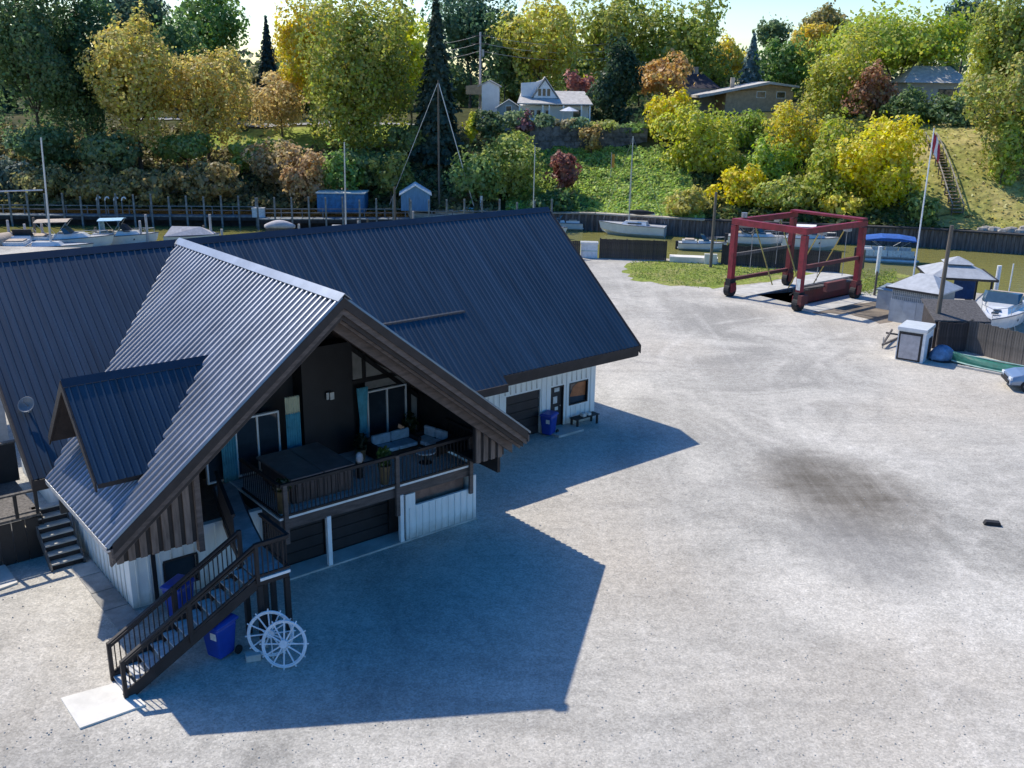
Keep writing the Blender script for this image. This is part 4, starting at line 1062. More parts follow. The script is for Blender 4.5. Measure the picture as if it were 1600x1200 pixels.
# located on the shaded gravel in front of the landing
pw = atz(440, 1047)
ship_wheel((pw.x, pw.y, 0), R(-8), R(-24), .60, "front white twelve-spoke ship's wheel leaning on the other wheel")
pw2 = atz(423, 1029)
ship_wheel((pw2.x, pw2.y, 0), R(4), R(-16), .60, "rear white twelve-spoke ship's wheel leaning against the landing leg")
bl = thing('footing_block', 'small concrete block beside the wheels under the landing', 'block', atz(396, 1030), R(20))
MB().box(-.2, .2, -.14, .14, 0, .2).build('block_body', 'concrete', bl, bevel=.02)

# slabs
slab('stair_pad', gp((95, 1093), (125, 1140), (228, 1103), (192, 1066)), .05, 'concrete_white')
for i, (w0_, w1_) in enumerate(((2.5, 3.75), (3.8, 5.0), (5.05, 6.25), (6.3, 7.2))):
    slab('path_slab', bq(-6.25+.02*i, -5.54, w0_, w1_), .035, 'concrete_old' if i < 3 else 'concrete')
slab('white_slab', gp((-60, 945), (28, 912), (-4, 868), (-90, 890)), .06, 'concrete_white')
bs = thing('slatted_bench', 'low dark slatted bench against the white wing wall under the orange poster', 'bench', bw(16.3, FW-.42), RZ)
for i in range(4): MB().box(-.75, .75, -.22+i*.12, -.12+i*.12, .42, .45).build('seat_slat', 'wicker', bs)
for x in (-.62, .62):
    for y in (-.18, .2): MB().box(x-.04, x+.04, y-.04, y+.04, 0, .418).build('leg', 'wicker', bs)
MB().box(-.2, .0, -.12, .1, .451, .60).build('white_box', 'label_white', bs)
MB().box(.15, .32, -.1, .08, .451, .56).build('white_box', 'label_white', bs)
ck = thing('wheel_chock', 'small black rubber block lying alone on the open gravel', 'block', atz(1550, 820), R(-12))
MB().prism([(-.30, 0), (.30, 0), (.24, .15), (-.24, .15)], 1, -.12, .12).build('chock_body', 'rubber', ck, bevel=.02)
# satellite dish on the left eave
sdp = bw(-6.75, 7.3, 5.2)
sdh = thing('satellite_dish', 'grey mesh satellite dish on the roof edge beside the dormer', 'dish', sdp, RZ)
dish = MB(); rr_ = []
for k in range(7):
    r = .25*k/6+.001; rr_.append((r, .12*(r/.25)**2))
dish.lathe(rr_, n=24, cap=False)
do = dish.build('reflector', 'dish_grey', sdh, smooth=True); do.location = (0, 0, .35); do.rotation_euler = (R(55), 0, R(-40)); so = do.modifiers.new('s', 'SOLIDIFY'); so.thickness = .015
MB().tube((0, .05, -.1), (0, .02, .35), .03).build('mast', 'steel', sdh); MB().tube((0, 0, .35), (-.2, -.3, .62), .012).build('feed_arm', 'steel', sdh)

# ================================================================== YARD AND SHORE
# --- red boat lift
tl = thing('boat_lift', 'red steel travelling boat lift straddling the slip', 'boat lift', bw(48.3, 18.4), RZ)
TX0, TX1, TY0, TY1, TH = -3.6, 3.6, -3.0, 3.0, 5.8      # x along ridge axis, y back
for (x, y, nm) in ((TX0, TY0, 0), (TX0, TY1, 1), (TX1, TY0, 2), (TX1, TY1, 3)):
    lg = MB().box(x-.20, x+.20, y-.20, y+.20, 1.05, TH-.5).build('leg', 'red_steel', tl)
    MB().box(x-.34, x+.34, y-.22, y+.22, .80, 1.35).build('leg_shoe', 'rubber' if nm in (0, 1) else 'red_rust', lg)
    for s in (-1, 1):
        MB().box(x-.3, x+.3, y+s*.30-.03, y+s*.30+.03, .40, 1.05).build('wheel_fork', 'red_steel', lg)
    wl = MB().tube((x, y-.22, .50), (x, y+.22, .50), .50, n=20).build('wheel', 'rubber', tl)
    MB().tube((x, y-.24, .50), (x, y+.24, .50), .22, n=12).build('rim', 'red_steel', wl)
MB().box(TX0-.18, TX0+.18, TY0-.2, TY1+.2, TH-.44, TH).build('cross_beam', 'red_steel', tl)
for y in (TY0, TY1):
    MB().box(TX0+.225, TX1+.3, y-.17, y+.17, TH-.42, TH-.02).build('side_beam', 'red_steel', tl)
    MB().box(TX0+.2, TX1-.2, y-.12, y+.12, 1.15 if y > 0 else 2.95, 1.40 if y > 0 else 3.2).build('lower_beam', 'red_rust', tl)
MB().box(TX0+.2, TX1-.2, TY1-.10, TY1+.10, 3.0, 3.22).build('lower_beam', 'weathered_wood', tl)
MB().box(TX1-.4, TX1+.3, TY0-.1, TY1+.1, TH+.0, TH+.16).build('top_tie', 'red_steel', tl)
for y in (TY0+.2, TY1-.2):
    for x in (-1.6, 1.6):
        MB().beam((x, y, TH-.45), (x, y*.25, 1.0), .12, .03).build('sling', 'yellow_strap', tl)
MB().box(TX0-.22, TX0-.195, TY0-.16, TY0+.16, 1.5, 2.3).build('white_plate', 'label_white', tl)
MB().box(-1.0, 1.4, TY0-.5, TY0-.2, 1.1, 1.75).build('engine_box', 'red_rust', tl)
MB().box(TX0-.5, TX0+.3, TY0-.55, TY0-.25, .55, 1.2).build('fuel_tank', 'red_rust', tl)
MB().tube((-2.6, TY1, TH), (-2.6, TY1, TH+.35), .22, n=10).build('winch_drum', 'steel', tl)
for y in (TY0, TY1):
    for x in (-1.6, 1.6):
        MB().box(x-.22, x+.22, y-.22, y+.22, TH-.62, TH-.422).build('winch_block', 'steel', tl)
        MB().tube((x+.1, y*.97, TH-.6), (x+.1, y*.97, 1.9), .025, n=5).build('cable', 'steel', tl)
MB().path([(TX0, TY0+.24, 1.6), (TX0, TY0+.6, 1.1), (TX0+.5, TY0+1.1, .9), (TX0+.9, TY0+.6, 1.3), (-1.0, TY0-.3, 1.5)], .04, 5).build('hose', 'rubber', tl)
# cradle inside the slip
cr = thing('slip_cradle', 'rusty red steel cradle standing along the slip under the lift', 'cradle', bw(50.2, 16.7), RZ)
MB().box(-3.6, 3.2, -.25, .05, .05, .95).build('cradle_side', 'red_rust', cr)
for x in np.arange(-3.4, 3.2, .75): MB().box(x, x+.16, .06, .22, .05, 1.0).build('cradle_rib', 'red_steel', cr)
MB().box(-3.7, 3.3, -.3, .3, .96, 1.06).build('cradle_top', 'weathered_wood', cr)

# --- poles
def pole(name, base, top, r0, r1, m, label, cat='pole', group=None):
    t = MB(); b = Vector(base); o = thing(name, label, cat, b, 0, group)
    t.tube((0, 0, 0), Vector(top)-b, r0, r1, 10); t.build('shaft', m, o, smooth=False); return o
b = atz(1110, 418); pole('dock_pole', b, (b.x, b.y, aty(1110, 300, b.y).z), .14, .11, 'pole_wood', 'tall plain wooden pole on the grass left of the boat lift')
b = atz(1458, 540); up_ = pole('utility_pole', b, (b.x+.05, b.y, aty(1480, 352, b.y).z), .15, .11, 'pole_wood', 'dark wooden utility pole beside the white-topped cabinet')
b = atz(1420, 482); h = aty(1457, 200, b.y).z
fp = pole('flag_pole', b, (b.x, b.y, h), .06, .04, 'white_paint', 'tall white flagpole with a limp red and white flag', 'flagpole')
MB().lathe([(.0, 0), (.09, .05), (.07, .12), (0, .15)], (0, 0, h), 10).build('finial', 'yellow_strap', fp)
def hang(nm, x0, x1, mm, ztop, drop):
    m_ = MB(); n = 6; rows = 8; vs = []
    for j in range(rows+1):
        for i in range(n+1):
            x = x0+(x1-x0)*i/n; z = ztop-drop*j/rows-x*1.8
            vs.append((x, .10*math.sin(x*14+j*.5)*(1-.3*j/rows)+.04, z))
    m_.add(vs, [(j*(n+1)+i, j*(n+1)+i+1, (j+1)*(n+1)+i+1, (j+1)*(n+1)+i) for j in range(rows) for i in range(n)])
    o = m_.build(nm, mm, fp, smooth=True); s_ = o.modifiers.new('s', 'SOLIDIFY'); s_.thickness = .01
hang('flag_red_band', .05, .24, 'flag_red', h-.1, 1.15); hang('flag_white_band', .24, .48, 'flag_white', h-.1, 1.15); hang('flag_red_band', .48, .62, 'flag_red', h-.1, 1.15)

# --- board fences
def board_fence(name, a, b, h, m, label, bw_=.16, seed=0, group='dark board fences'):
    a, b = Vector((a[0], a[1], 0)), Vector((b[0], b[1], 0)); d = b-a; ln = d.length; rnd = random.Random(seed)
    t = thing(name, label, 'fence', a, math.atan2(d.y, d.x), group)
    me = memat(MB().box(0, bw_*.985, -.02, .02, 0, 1), 'board', m)
    n = int(ln/bw_)
    for i in range(n): inst('board', me, t, (i*ln/n, rnd.uniform(-.01, .01), 0), (0, 0, 0), (1, 1, h*rnd.uniform(.985, 1.015)))
    for z in (.35, h-.35): MB().box(0, ln, .022, .09, z-.05, z+.05).build('rail', m, t)
    for i in range(int(ln/2.4)+1): MB().box(min(ln-.1, i*2.4), min(ln-.1, i*2.4)+.1, .092, .19, 0, h+.05).build('post', m, t)
    return t
g0 = atz(936, 403); g1 = atz(1041, 407); board_fence('board_fence', g0, g1, 1.75, 'dark_fence', 'dark board fence along the shore right of the white dock box', seed=1)
board_fence('board_fence', atz(876, 404), atz(906, 404), 1.6, 'dark_fence', 'short dark board fence left of the white dock box, by the roof edge', seed=2)
board_fence('board_fence', atz(1126, 413), atz(1312, 426), 1.75, 'dark_fence', 'long dark board fence behind the boat lift', seed=3)
board_fence('board_fence', atz(1508, 548), atz(1640, 585), 1.9, 'weathered_wood', 'weathered grey board fence below the white cruiser', seed=4)
board_fence('board_fence', atz(1462, 549), atz(1507, 549), 1.75, 'dark_fence', 'dark board fence panel under the shingled lean-to', seed=5)
db = thing('dock_box', 'white dock box between two dark shore fences', 'box', atz(920, 402), R(-2))
MB().box(-.75, .75, -.4, .4, 0, 1.25).build('box_body', 'white_paint', db); MB().box(-.8, .8, -.45, .45, 1.26, 1.42).build('box_lid', 'gel_white', db); MB().box(-.74, .74, -.42, -.405, .62, .68).build('box_band', 'pale_green', db)
cl = thing('concrete_ledge', 'pale concrete ledge on the shore right of the dark fence', 'ledge', atz(1085, 410), R(-8))
MB().box(-2.2, 2.0, -.4, .8, 0, .5).build('ledge_body', 'concrete_white', cl); MB().box(.8, 1.9, -.7, -.41, 0, .9).build('ledge_end', 'concrete_white', cl)

# --- cabinet, sheds, lean-to, gazebo
c0, c1, c2 = atz(1398, 561), atz(1441, 568), atz(1453, 550)
ang = math.atan2((c1-c0).y, (c1-c0).x); wd = (c1-c0).length; dp = 1.9
cb = thing('white_cabinet', 'white-topped cabinet hut with grey door panel at the foot of the utility pole', 'cabinet', c0, ang)
MB().box(0, wd, 0, dp, 0, 1.75).build('cabinet_body', 'white_paint', cb); MB().box(-.06, wd+.06, -.08, dp+.06, 1.752, 1.98).build('cabinet_top', 'gel_white', cb, bevel=.03)
MB().box(.06, wd-.16, -.03, -.002, .04, 1.70).build('cabinet_frame', 'door_dark', cb); MB().box(.16, wd-.28, -.05, -.031, .14, 1.55).build('cabinet_door', 'canvas_grey', cb)
MB().box(wd+.002, wd+.05, .9, 1.6, .1, 1.3).build('side_vent', 'door_dark', cb)
s0, s1 = atz(1387, 501), atz(1458, 514)
ang = math.atan2((s1-s0).y, (s1-s0).x); wd = (s1-s0).length; dp = 3.0
sh = thing('grey_shed', 'pale grey shed with lattice band and grey hipped roof', 'shed', s0, ang)
MB().box(0, wd, 0, dp, 0, 1.55).build('lower_wall', 'grey_wall', sh)
MB().box(.04, wd-.04, .04, dp-.04, 1.552, 2.25).build('lattice_band', 'grey_lattice', sh)
for i in range(22): MB().box(.05+i*(wd-.15)/22, .05+i*(wd-.15)/22+.05, .0, .039, 1.552, 2.25).build('lattice_bar', 'grey_wall', sh)
for z in (1.78, 2.0): MB().box(.04, wd-.04, -.012, -.001, z, z+.04).build('lattice_rail', 'grey_wall', sh)
r_ = MB(); e = .3
r_.add([(-e, -e, 2.26), (wd+e, -e, 2.26), (wd+e, dp+e, 2.26), (-e, dp+e, 2.26), (-e, -e, 2.36), (wd+e, -e, 2.36), (wd+e, dp+e, 2.36), (-e, dp+e, 2.36), (wd*.35, dp/2, 3.25), (wd*.65, dp/2, 3.25)],
       [(0, 1, 5, 4), (1, 2, 6, 5), (2, 3, 7, 6), (3, 0, 4, 7), (3, 2, 1, 0), (4, 5, 9, 8), (5, 6, 9), (6, 7, 8, 9), (7, 4, 8)]); ro = r_.build('roof', 'grey_roof', sh)
MB().box(-e-.02, wd+e+.02, -e-.03, -e-.005, 2.24, 2.38).build('eave_board', 'door_dark', ro)
MB().box(wd*.3, wd*.3+.85, -.03, -.002, .05, 1.5).build('shed_door', 'grey_wall', sh)
t = thing('small_grey_box', 'small pale grey storage box behind the grey shed', 'box', atz(1366, 482), ang)
MB().box(0, 1.9, .2, 1.8, 0, 1.35).build('box_body', 'grey_wall', t); MB().hexa([(-.08, .1, 1.36), (1.98, .1, 1.36), (1.98, 1.9, 1.36), (-.08, 1.9, 1.36), (-.08, .1, 1.42), (1.98, .1, 1.42), (1.98, 1.9, 1.6), (-.08, 1.9, 1.6)]).build('box_lid', 'grey_lattice', t)
gz_c = atz(1486, 476); gz = thing('gazebo', 'gazebo with two-tier pale grey roof on dark posts by the water', 'gazebo', gz_c, R(-12))
GW = 2.0
for x in (-1, 1):
    for y in (-1, 1): MB().box(x*GW-.07, x*GW+.07, y*GW-.07, y*GW+.07, 0, 2.3).build('post', 'door_dark', gz)
def hip(m_, c, hx, hy, z0, z1, top):
    m_.add([(c[0]-hx, c[1]-hy, z0), (c[0]+hx, c[1]-hy, z0), (c[0]+hx, c[1]+hy, z0), (c[0]-hx, c[1]+hy, z0), (c[0]-top, c[1]-top, z1), (c[0]+top, c[1]-top, z1), (c[0]+top, c[1]+top, z1), (c[0]-top, c[1]+top, z1)],
           [(0, 1, 5, 4), (1, 2, 6, 5), (2, 3, 7, 6), (3, 0, 4, 7), (4, 5, 6, 7), (3, 2, 1, 0)])
m_ = MB(); hip(m_, (0, 0), 2.3, 2.3, 2.3, 3.05, .7); m_.build('lower_roof', 'grey_roof', gz)
m_ = MB(); hip(m_, (0, 0), .95, .95, 3.12, 3.55, .08); m_.build('upper_roof', 'grey_roof', gz)
for (a, b) in (((-2.3, -2.32), (2.3, -2.32)), ((-2.32, -2.3), (-2.32, 2.3)), ((2.32, -2.3), (2.32, 2.3))): MB().beam((*a, 2.3), (*b, 2.3), .05, .16).build('eave_beam', 'door_dark', gz)
MB().box(-1.9, -1.86, -1.9, .6, .1, 1.0).build('side_screen', 'door_dark', gz); MB().box(.4, 1.9, 1.86, 1.9, .1, 2.0).build('side_screen', 'boat_blue', gz)
l0 = atz(1458, 546); ln_ = thing('lean_to', 'low dark-shingled lean-to roof behind the utility pole', 'shed', l0, R(-4))
MB().hexa([(0, .25, 0), (2.9, .25, 0), (2.9, 2.6, 0), (0, 2.6, 0), (0, .25, 1.7), (2.9, .25, 1.7), (2.9, 2.6, 2.35), (0, 2.6, 2.35)]).build('lean_to_body', 'dark_fence', ln_)
MB().hexa([(-.15, 0, 1.72), (3.1, 0, 1.72), (3.1, 2.8, 2.44), (-.15, 2.8, 2.44), (-.15, 0, 1.82), (3.1, 0, 1.82), (3.1, 2.8, 2.54), (-.15, 2.8, 2.54)]).build('lean_to_roof', 'shingle', ln_)
# table and chairs beneath the gazebo
pt = thing('patio_table', 'small black patio table between lean-to and gazebo', 'table', atz(1503, 497), 0)
MB().lathe([(.6, .70), (.6, .74)], n=18).build('table_top', 'door_dark', pt); MB().tube((0, 0, 0), (0, 0, .70), .05).build('pedestal', 'door_dark', pt)
for i, (px, py, lb) in enumerate(((1512, 489, 'rear'), (1497, 503, 'front'))):
    ch = thing('patio_chair', 'dark patio chair, %s one at the small black table' % lb, 'chair', atz(px, py), i*2.0, 'patio chairs')
    MB().box(-.24, .24, -.24, .24, .42, .46).build('seat', 'rubber', ch); MB().box(-.24, .24, .22, .26, .46, .95).build('backrest', 'rubber', ch)
    for sx in (-.2, .2):
        for sy in (-.2, .2): MB().box(sx-.02, sx+.02, sy-.02, sy+.02, 0, .42).build('leg', 'rubber', ch)
# white mooring piles by the gazebo
for i, (px, pyb, pyt, lb) in enumerate(((1553, 470, 415, 'thick white mooring post right of the gazebo'), (1370, 430, 385, 'white mooring post in the weeds right of the lift'), (1576, 458, 412, 'slender pale stake left of the cruiser windshield'))):
    b = atz(px, pyb); pole('mooring_post', b, (b.x, b.y, aty(px+4, pyt, b.y).z), .16 if i < 2 else .05, .16 if i < 2 else .05, 'white_paint', lb, 'post', 'white mooring posts')
for i, (px, pyb, pyt, lb) in enumerate(((1366, 462, 424, 'short brown stake in the weeds beside the storage box'), (1348, 420, 390, 'thin dark stake on the shore behind the lift wheel'))):
    b = atz(px, pyb); pole('stake', b, (b.x, b.y, aty(px, pyt, b.y).z), .09, .08, 'pole_wood', lb, 'stake', 'shore stakes')
tr_ = thing('tarp_heap', 'lumpy heap under a blue-grey tarp right of the white cabinet', 'tarp', atz(1470, 562), .2)
rnd = random.Random(3); m_ = MB(); rings = []
for k in range(6):
    ph = k/5*PI/2; rings.append([((.72*math.cos(ph)+.05)*math.cos(2*PI*i/16)*(1+.12*math.sin(i*2.1+k)), (.55*math.cos(ph)+.05)*math.sin(2*PI*i/16)*(1+.12*math.cos(i*1.7)), .85*math.sin(ph)*(1+.08*math.sin(i*3))) for i in range(16)])
m_.loft(rings); m_.build('tarp_cover', 'tarp_blue', tr_, smooth=True)
MB().lathe([(.72, .0), (.76, .03), (.72, .10), (.6, .10)], n=16).build('tarp_rope', 'canvas_dark', tr_)

# --- boats
def hull_rings(Ln, B, H, D, n=12, flare=.85, rake=.25, stern=.92):
    rings = []
    for k in range(n+1):
        t = k/n; x = -Ln/2+Ln*t
        hw = B/2*(stern+(1-stern)*min(1, t*3)) * max(.02, 1-max(0, (t-.42)/.58)**2.3)
        sz = H*(1+.22*t*t); kz = -D*(1-max(0, (t-.6)/.4)**2*1.6); kz = min(kz, sz-.1)
        xs = x+rake*Ln*.25*max(0, t-.7)/.3
        rings.append([(xs, -hw, sz), (x+(xs-x)*.5, -hw*flare, (sz+kz)*.38), (x, 0, kz), (x+(xs-x)*.5, hw*flare, (sz+kz)*.38), (xs, hw, sz)])
    return rings
def boat(loc, rz, Ln, B, H, label, kind='runabout', name='motor_boat', hullm='gel_white', top=None, group='boats moored on the river', windm='glass_blue', z=None, extra=None):
    t = thing(name, label, 'boat', loc, rz, group)
    MB().loft(hull_rings(Ln, B, H, H*.45)).build('hull', hullm, t)
    rm = MB()
    for s in (-1, 1):
        pts = [(r[4][0], s*(abs(r[4][1])+.02), r[4][2]+.02) for r in hull_rings(Ln, B, H, H*.45)]
        rm.path(pts, .04, 5)
    rm.build('rub_rail', 'boat_trim', t)
    def taper_box(x0, x1, w0, w1, z0, z1, inset, m, nm, par=None):
        return MB().hexa([(x0, -w0/2, z0), (x1, -w1/2, z0), (x1, w1/2, z0), (x0, w0/2, z0), (x0+inset*.3, -w0/2*.86, z1), (x1-inset, -w1/2*.8, z1), (x1-inset, w1/2*.8, z1), (x0+inset*.3, w0/2*.86, z1)]).build(nm, m, par or t)
    if kind in ('cruiser', 'runabout'):
        z0 = H*1.02
        cab = taper_box(-Ln*.08, Ln*.33, B*.78, B*.42, z0, z0+H*.42, Ln*.10, hullm, 'cabin')
        ws = MB(); x = Ln*.06; ws.hexa([(x-.04, -B*.36, z0+H*.40), (x+.55, -B*.30, z0+H*.40), (x+.55, B*.30, z0+H*.40), (x-.04, B*.36, z0+H*.40), (x-.42, -B*.34, z0+H*.40+.62), (x-.05, -B*.27, z0+H*.40+.60), (x-.05, B*.27, z0+H*.40+.60), (x-.42, B*.34, z0+H*.40+.62)]); ws.build('windshield', windm, t)
        MB().box(-Ln*.42, -Ln*.1, -B*.36, B*.36, z0-.02, z0+.28).build('cockpit_coaming', hullm, t)
        MB().box(-Ln*.36, -Ln*.16, -B*.30, B*.30, z0+.281, z0+.40).build('cockpit_seat', 'canvas_tan', t)
        rl = MB(); pts = [(Ln*.05, B*.36, z0+.5), (Ln*.32, B*.26, z0+.62), (Ln*.5, 0, z0+.72), (Ln*.32, -B*.26, z0+.62), (Ln*.05, -B*.36, z0+.5)]; rl.path(pts, .022, 5)
        for p_ in pts[1:-1]: rl.tube(p_, (p_[0], p_[1], z0), .018, n=5)
        rl.build('bow_rail', 'steel', t)
        MB().box(-Ln*.52, -Ln*.46, -B*.32, B*.32, H*.2, H*.35).build('swim_platform', hullm, t)
        if kind == 'runabout': MB().box(-Ln*.56, -Ln*.50, -.2, .2, -.1, H*1.2).build('outboard', 'canvas_dark', t, bevel=.05)
        if kind == 'cruiser':
            for s in (-1, 1):
                for i in range(2): MB().box(Ln*(.02+.12*i), Ln*(.10+.12*i), s*B*.37-.02, s*B*.37+.02, H*.62, H*.78).build('porthole', 'glass_dark', t)
    if top:
        m_, zt, x0, x1 = top
        cn = MB(); rings = []
        for i in range(7):
            a = i/6; y = (a-.5)*B*.82; rings.append([(x0, y, zt-abs(a-.5)**2*.5), (x1, y, zt-abs(a-.5)**2*.5+.05), (x1, y, zt-abs(a-.5)**2*.5), (x0, y, zt-abs(a-.5)**2*.5-.06)])
        cn.loft(rings); cn.build('canopy', m_, t)
        fr_ = MB()
        for s in (-1, 1):
            fr_.tube((x0+.1, s*B*.38, zt-.12), ((x0+x1)/2, s*B*.42, H*1.0), .025, n=5); fr_.tube((x1-.1, s*B*.38, zt-.1), ((x0+x1)/2, s*B*.42, H*1.0), .025, n=5)
        fr_.build('canopy_frame', 'steel', t)
    return t
def sail_rig(t, x, H, mh, lean=0.0, boom=None, sail='canvas_dark', r=.07, stays=True, Ln=8, spread=True):
    MB().tube((x, 0, H), (x+lean, 0, mh), r, r*.7, 8).build('mast', 'aluminium', t)
    if boom:
        MB().tube((x, 0, H+1.1), (x-boom, 0, H+1.2), .06, n=6).build('boom', 'aluminium', t)
        sl_ = MB(); rings = []
        for k in range(7):
            a = k/6; rr2 = .20*math.sin(PI*(.15+.8*a))+.04; rings.append([(x-boom*a*.95-.05, rr2*math.cos(2*PI*i/8), H+1.32+rr2*1.3*math.sin(2*PI*i/8)) for i in range(8)])
        sl_.loft(rings); sl_.build('furled_sail', sail, t, smooth=True)
    if stays:
        s_ = MB(); s_.tube((x+lean, 0, mh-.1), (Ln*.48, 0, H*1.25), .014, n=4); s_.tube((x+lean, 0, mh-.1), (-Ln*.48, 0, H*1.1), .014, n=4)
        for sgn in (-1, 1): s_.tube((x+lean, 0, mh*.95), (x, sgn*Ln*.15, H), .014, n=4)
        s_.build('rigging', 'steel', t)
    if spread:
        zz = H+(mh-H)*.55; MB().tube((x+lean*.55, -.7, zz), (x+lean*.55, .7, zz), .025, n=5).build('spreader', 'aluminium', t)
WZ_ = -1.55
def wl(px, py): return atz(px, py, WZ_)
# right-hand cruiser ashore
ba = R(-122); bd = Vector((math.cos(ba), math.sin(ba), 0)); bowp = aty(1548, 508, 57.4); cz = bowp-bd*5.3; cz.z = .48
t = boat(cz, ba, 10.0, 3.3, 1.0, 'big white cruiser on stands behind the grey fence at the right edge', 'cruiser', 'cabin_cruiser', group=None)
for x in (-2.6, 1.8):
    for s in (-1, 1): MB().tube((x, s*1.2, -.48), (x, s*1.0, .2), .07, n=6).build('stand', 'steel', t)
for i in range(2): MB().obox((2.7+i*1.1, -.0, 1.30), (.42, .42, .05)).build('deck_hatch', 'glass_dark', t)
# canoe
c0 = atz(1487, 566); c1 = atz(1640, 596); d = c1-c0
t = thing('canoe', 'upturned green canoe with pale gunwale lying along the fence', 'canoe', (c0+c1)/2, math.atan2(d.y, d.x))
Lc = d.length; m_ = MB(); rings = []
for k in range(13):
    a = k/12; hw = .46*math.sin(PI*min(.985, max(.015, a)))**.7; hh = .40+.14*abs(a-.5)**2*4
    rings.append([(-Lc/2+Lc*a, hw*math.cos(q_), .12+hh*math.sin(q_)) for q_ in [PI*i/8 for i in range(9)]])
m_.loft(rings, close=True); m_.build('canoe_hull', 'green_paint', t, smooth=False)
g_ = MB()
for s in (-1, 1): g_.path([(-Lc/2+Lc*k/12, s*(.46*math.sin(PI*min(.985, max(.015, k/12)))**.7+.02), .13) for k in range(13)], .045, 6)
g_.build('gunwale', 'pale_green', t)
MB().box(-Lc/2, Lc/2, -.05, .05, .555, .60).build('keel_strip', 'pale_green', t)
for x in (-Lc*.3, Lc*.3): MB().box(x-.1, x+.1, -.6, .6, 0, .12).build('rest_block', 'weathered_wood', t)
tb_ = thing('timber', 'long pale timber lying on the gravel before the canoe', 'timber', atz(1496, 573), math.atan2(d.y, d.x)); MB().box(0, 6.0, -.08, .08, 0, .12).build('timber_beam', 'concrete', tb_)
# car at the right edge
cp_ = atz(1577, 613); t = thing('parked_car', 'blue-grey car cut off by the right edge of the yard', 'car', (cp_.x+2.45, cp_.y+.55, 0), R(168))
car = MB(); prof = [(-2.2, .35), (-2.25, .75), (-2.05, .95), (-1.2, 1.02), (.9, 1.0), (1.9, .88), (2.22, .68), (2.25, .35)]
W2 = .88
car.loft([[(x, -W2*.94, .32), (x, -W2, zt*.62), (x, -W2*.9, zt), (x, W2*.9, zt), (x, W2, zt*.62), (x, W2*.94, .32)] for x, zt in [(-2.25, .7), (-2.1, .95), (-1.2, 1.02), (.8, 1.0), (1.7, .90), (2.15, .76), (2.28, .60)]]); car.build('body', 'car_silver', t, bevel=.05)
gh = MB(); gh.hexa([(-1.7, -.78, 1.0), (1.0, -.78, .98), (1.0, .78, .98), (-1.7, .78, 1.0), (-1.1, -.62, 1.46), (.2, -.62, 1.46), (.2, .62, 1.46), (-1.1, .62, 1.46)]); gho = gh.build('windows', 'glass_blue', t)
MB().box(-1.08, .18, -.60, .60, 1.462, 1.49).build('roof_panel', 'car_silver', t, bevel=.02)
for x in (-1.35, 1.4):
    for s in (-1, 1):
        w_ = MB().tube((x, s*.72, .33), (x, s*.90, .33), .33, n=18).build('wheel', 'rubber', t); MB().tube((x, s*.88, .33), (x, s*.915, .33), .20, n=12).build('hubcap', 'steel', w_)
for s in (-1, 1):
    MB().box(2.17, 2.27, s*.68-.18, s*.68+.18, .58, .72).build('headlight', 'head_glass', t); MB().box(-2.28, -2.2, s*.66-.18, s*.66+.18, .72, .86).build('tail_light', 'lamp_glass', t); MB().box(.55, .75, s*.93-.08, s*.93+.08, .98, 1.1).build('wing_mirror', 'car_silver', t)
MB().box(2.26, 2.32, -.7, .7, .36, .52).build('bumper', 'rubber', t); MB().box(2.272, 2.30, -.35, .35, .55, .66).build('grille', 'rubber', t)
# pontoon boat
q0, q1 = wl(1340, 405), wl(1432, 410); d = q1-q0
t = thing('pontoon_boat', 'pontoon boat under a bright blue canopy behind the flagpole', 'boat', (q0+q1)/2, math.atan2(d.y, d.x), 'boats moored on the river')
Lp = d.length
for y in (-.9, .9):
    MB().tube((-Lp/2, y, .15), (Lp/2-.5, y, .15), .32, n=12).build('float', 'aluminium', t); MB().tube((Lp/2-.5, y, .15), (Lp/2+.1, y, .25), .32, .05, n=12).build('float_nose', 'aluminium', t)
MB().box(-Lp/2, Lp/2-.2, -1.2, 1.2, .5, .6).build('deck', 'grey_wall', t)
for y in (-1.2, 1.2):
    for i in range(4): MB().box(-Lp/2+.1+i*(Lp-.5)/4, -Lp/2+.02+(i+1)*(Lp-.5)/4, y-.03, y+.03, .62, 1.25).build('side_panel', 'cushion_pale', t)
for s in (-1, 1): MB().box(-Lp/2+.2, -Lp/2+1.4, s*.85-.3, s*.85+.3, .601, 1.1).build('seat', 'gel_white', t, bevel=.06)
MB().box(-.2, .5, .3, .9, .601, 1.4).build('console', 'gel_white', t); MB().box(-Lp/2-.4, -Lp/2-.02, -.25, .25, .0, 1.2).build('outboard', 'canvas_dark', t, bevel=.05)
cn = MB(); rings = []
for i in range(9):
    a = i/8; y = (a-.5)*2.6; zz = 2.65-abs(a-.5)**2*1.0; rings.append([(-Lp*.42, y, zz-.18), (-Lp*.15, y, zz+.05), (Lp*.15, y, zz+.05), (Lp*.42, y, zz-.15), (Lp*.42, y, zz-.24), (-Lp*.42, y, zz-.27)])
cn.loft(rings); cn.build('canopy', 'canvas_blue', t)
for s in (-1, 1):
    for x in (-Lp*.35, Lp*.35): MB().tube((x, s*1.2, 2.25), (x*.2, s*1.2, 1.2), .03, n=5).build('canopy_strut', 'steel', t)
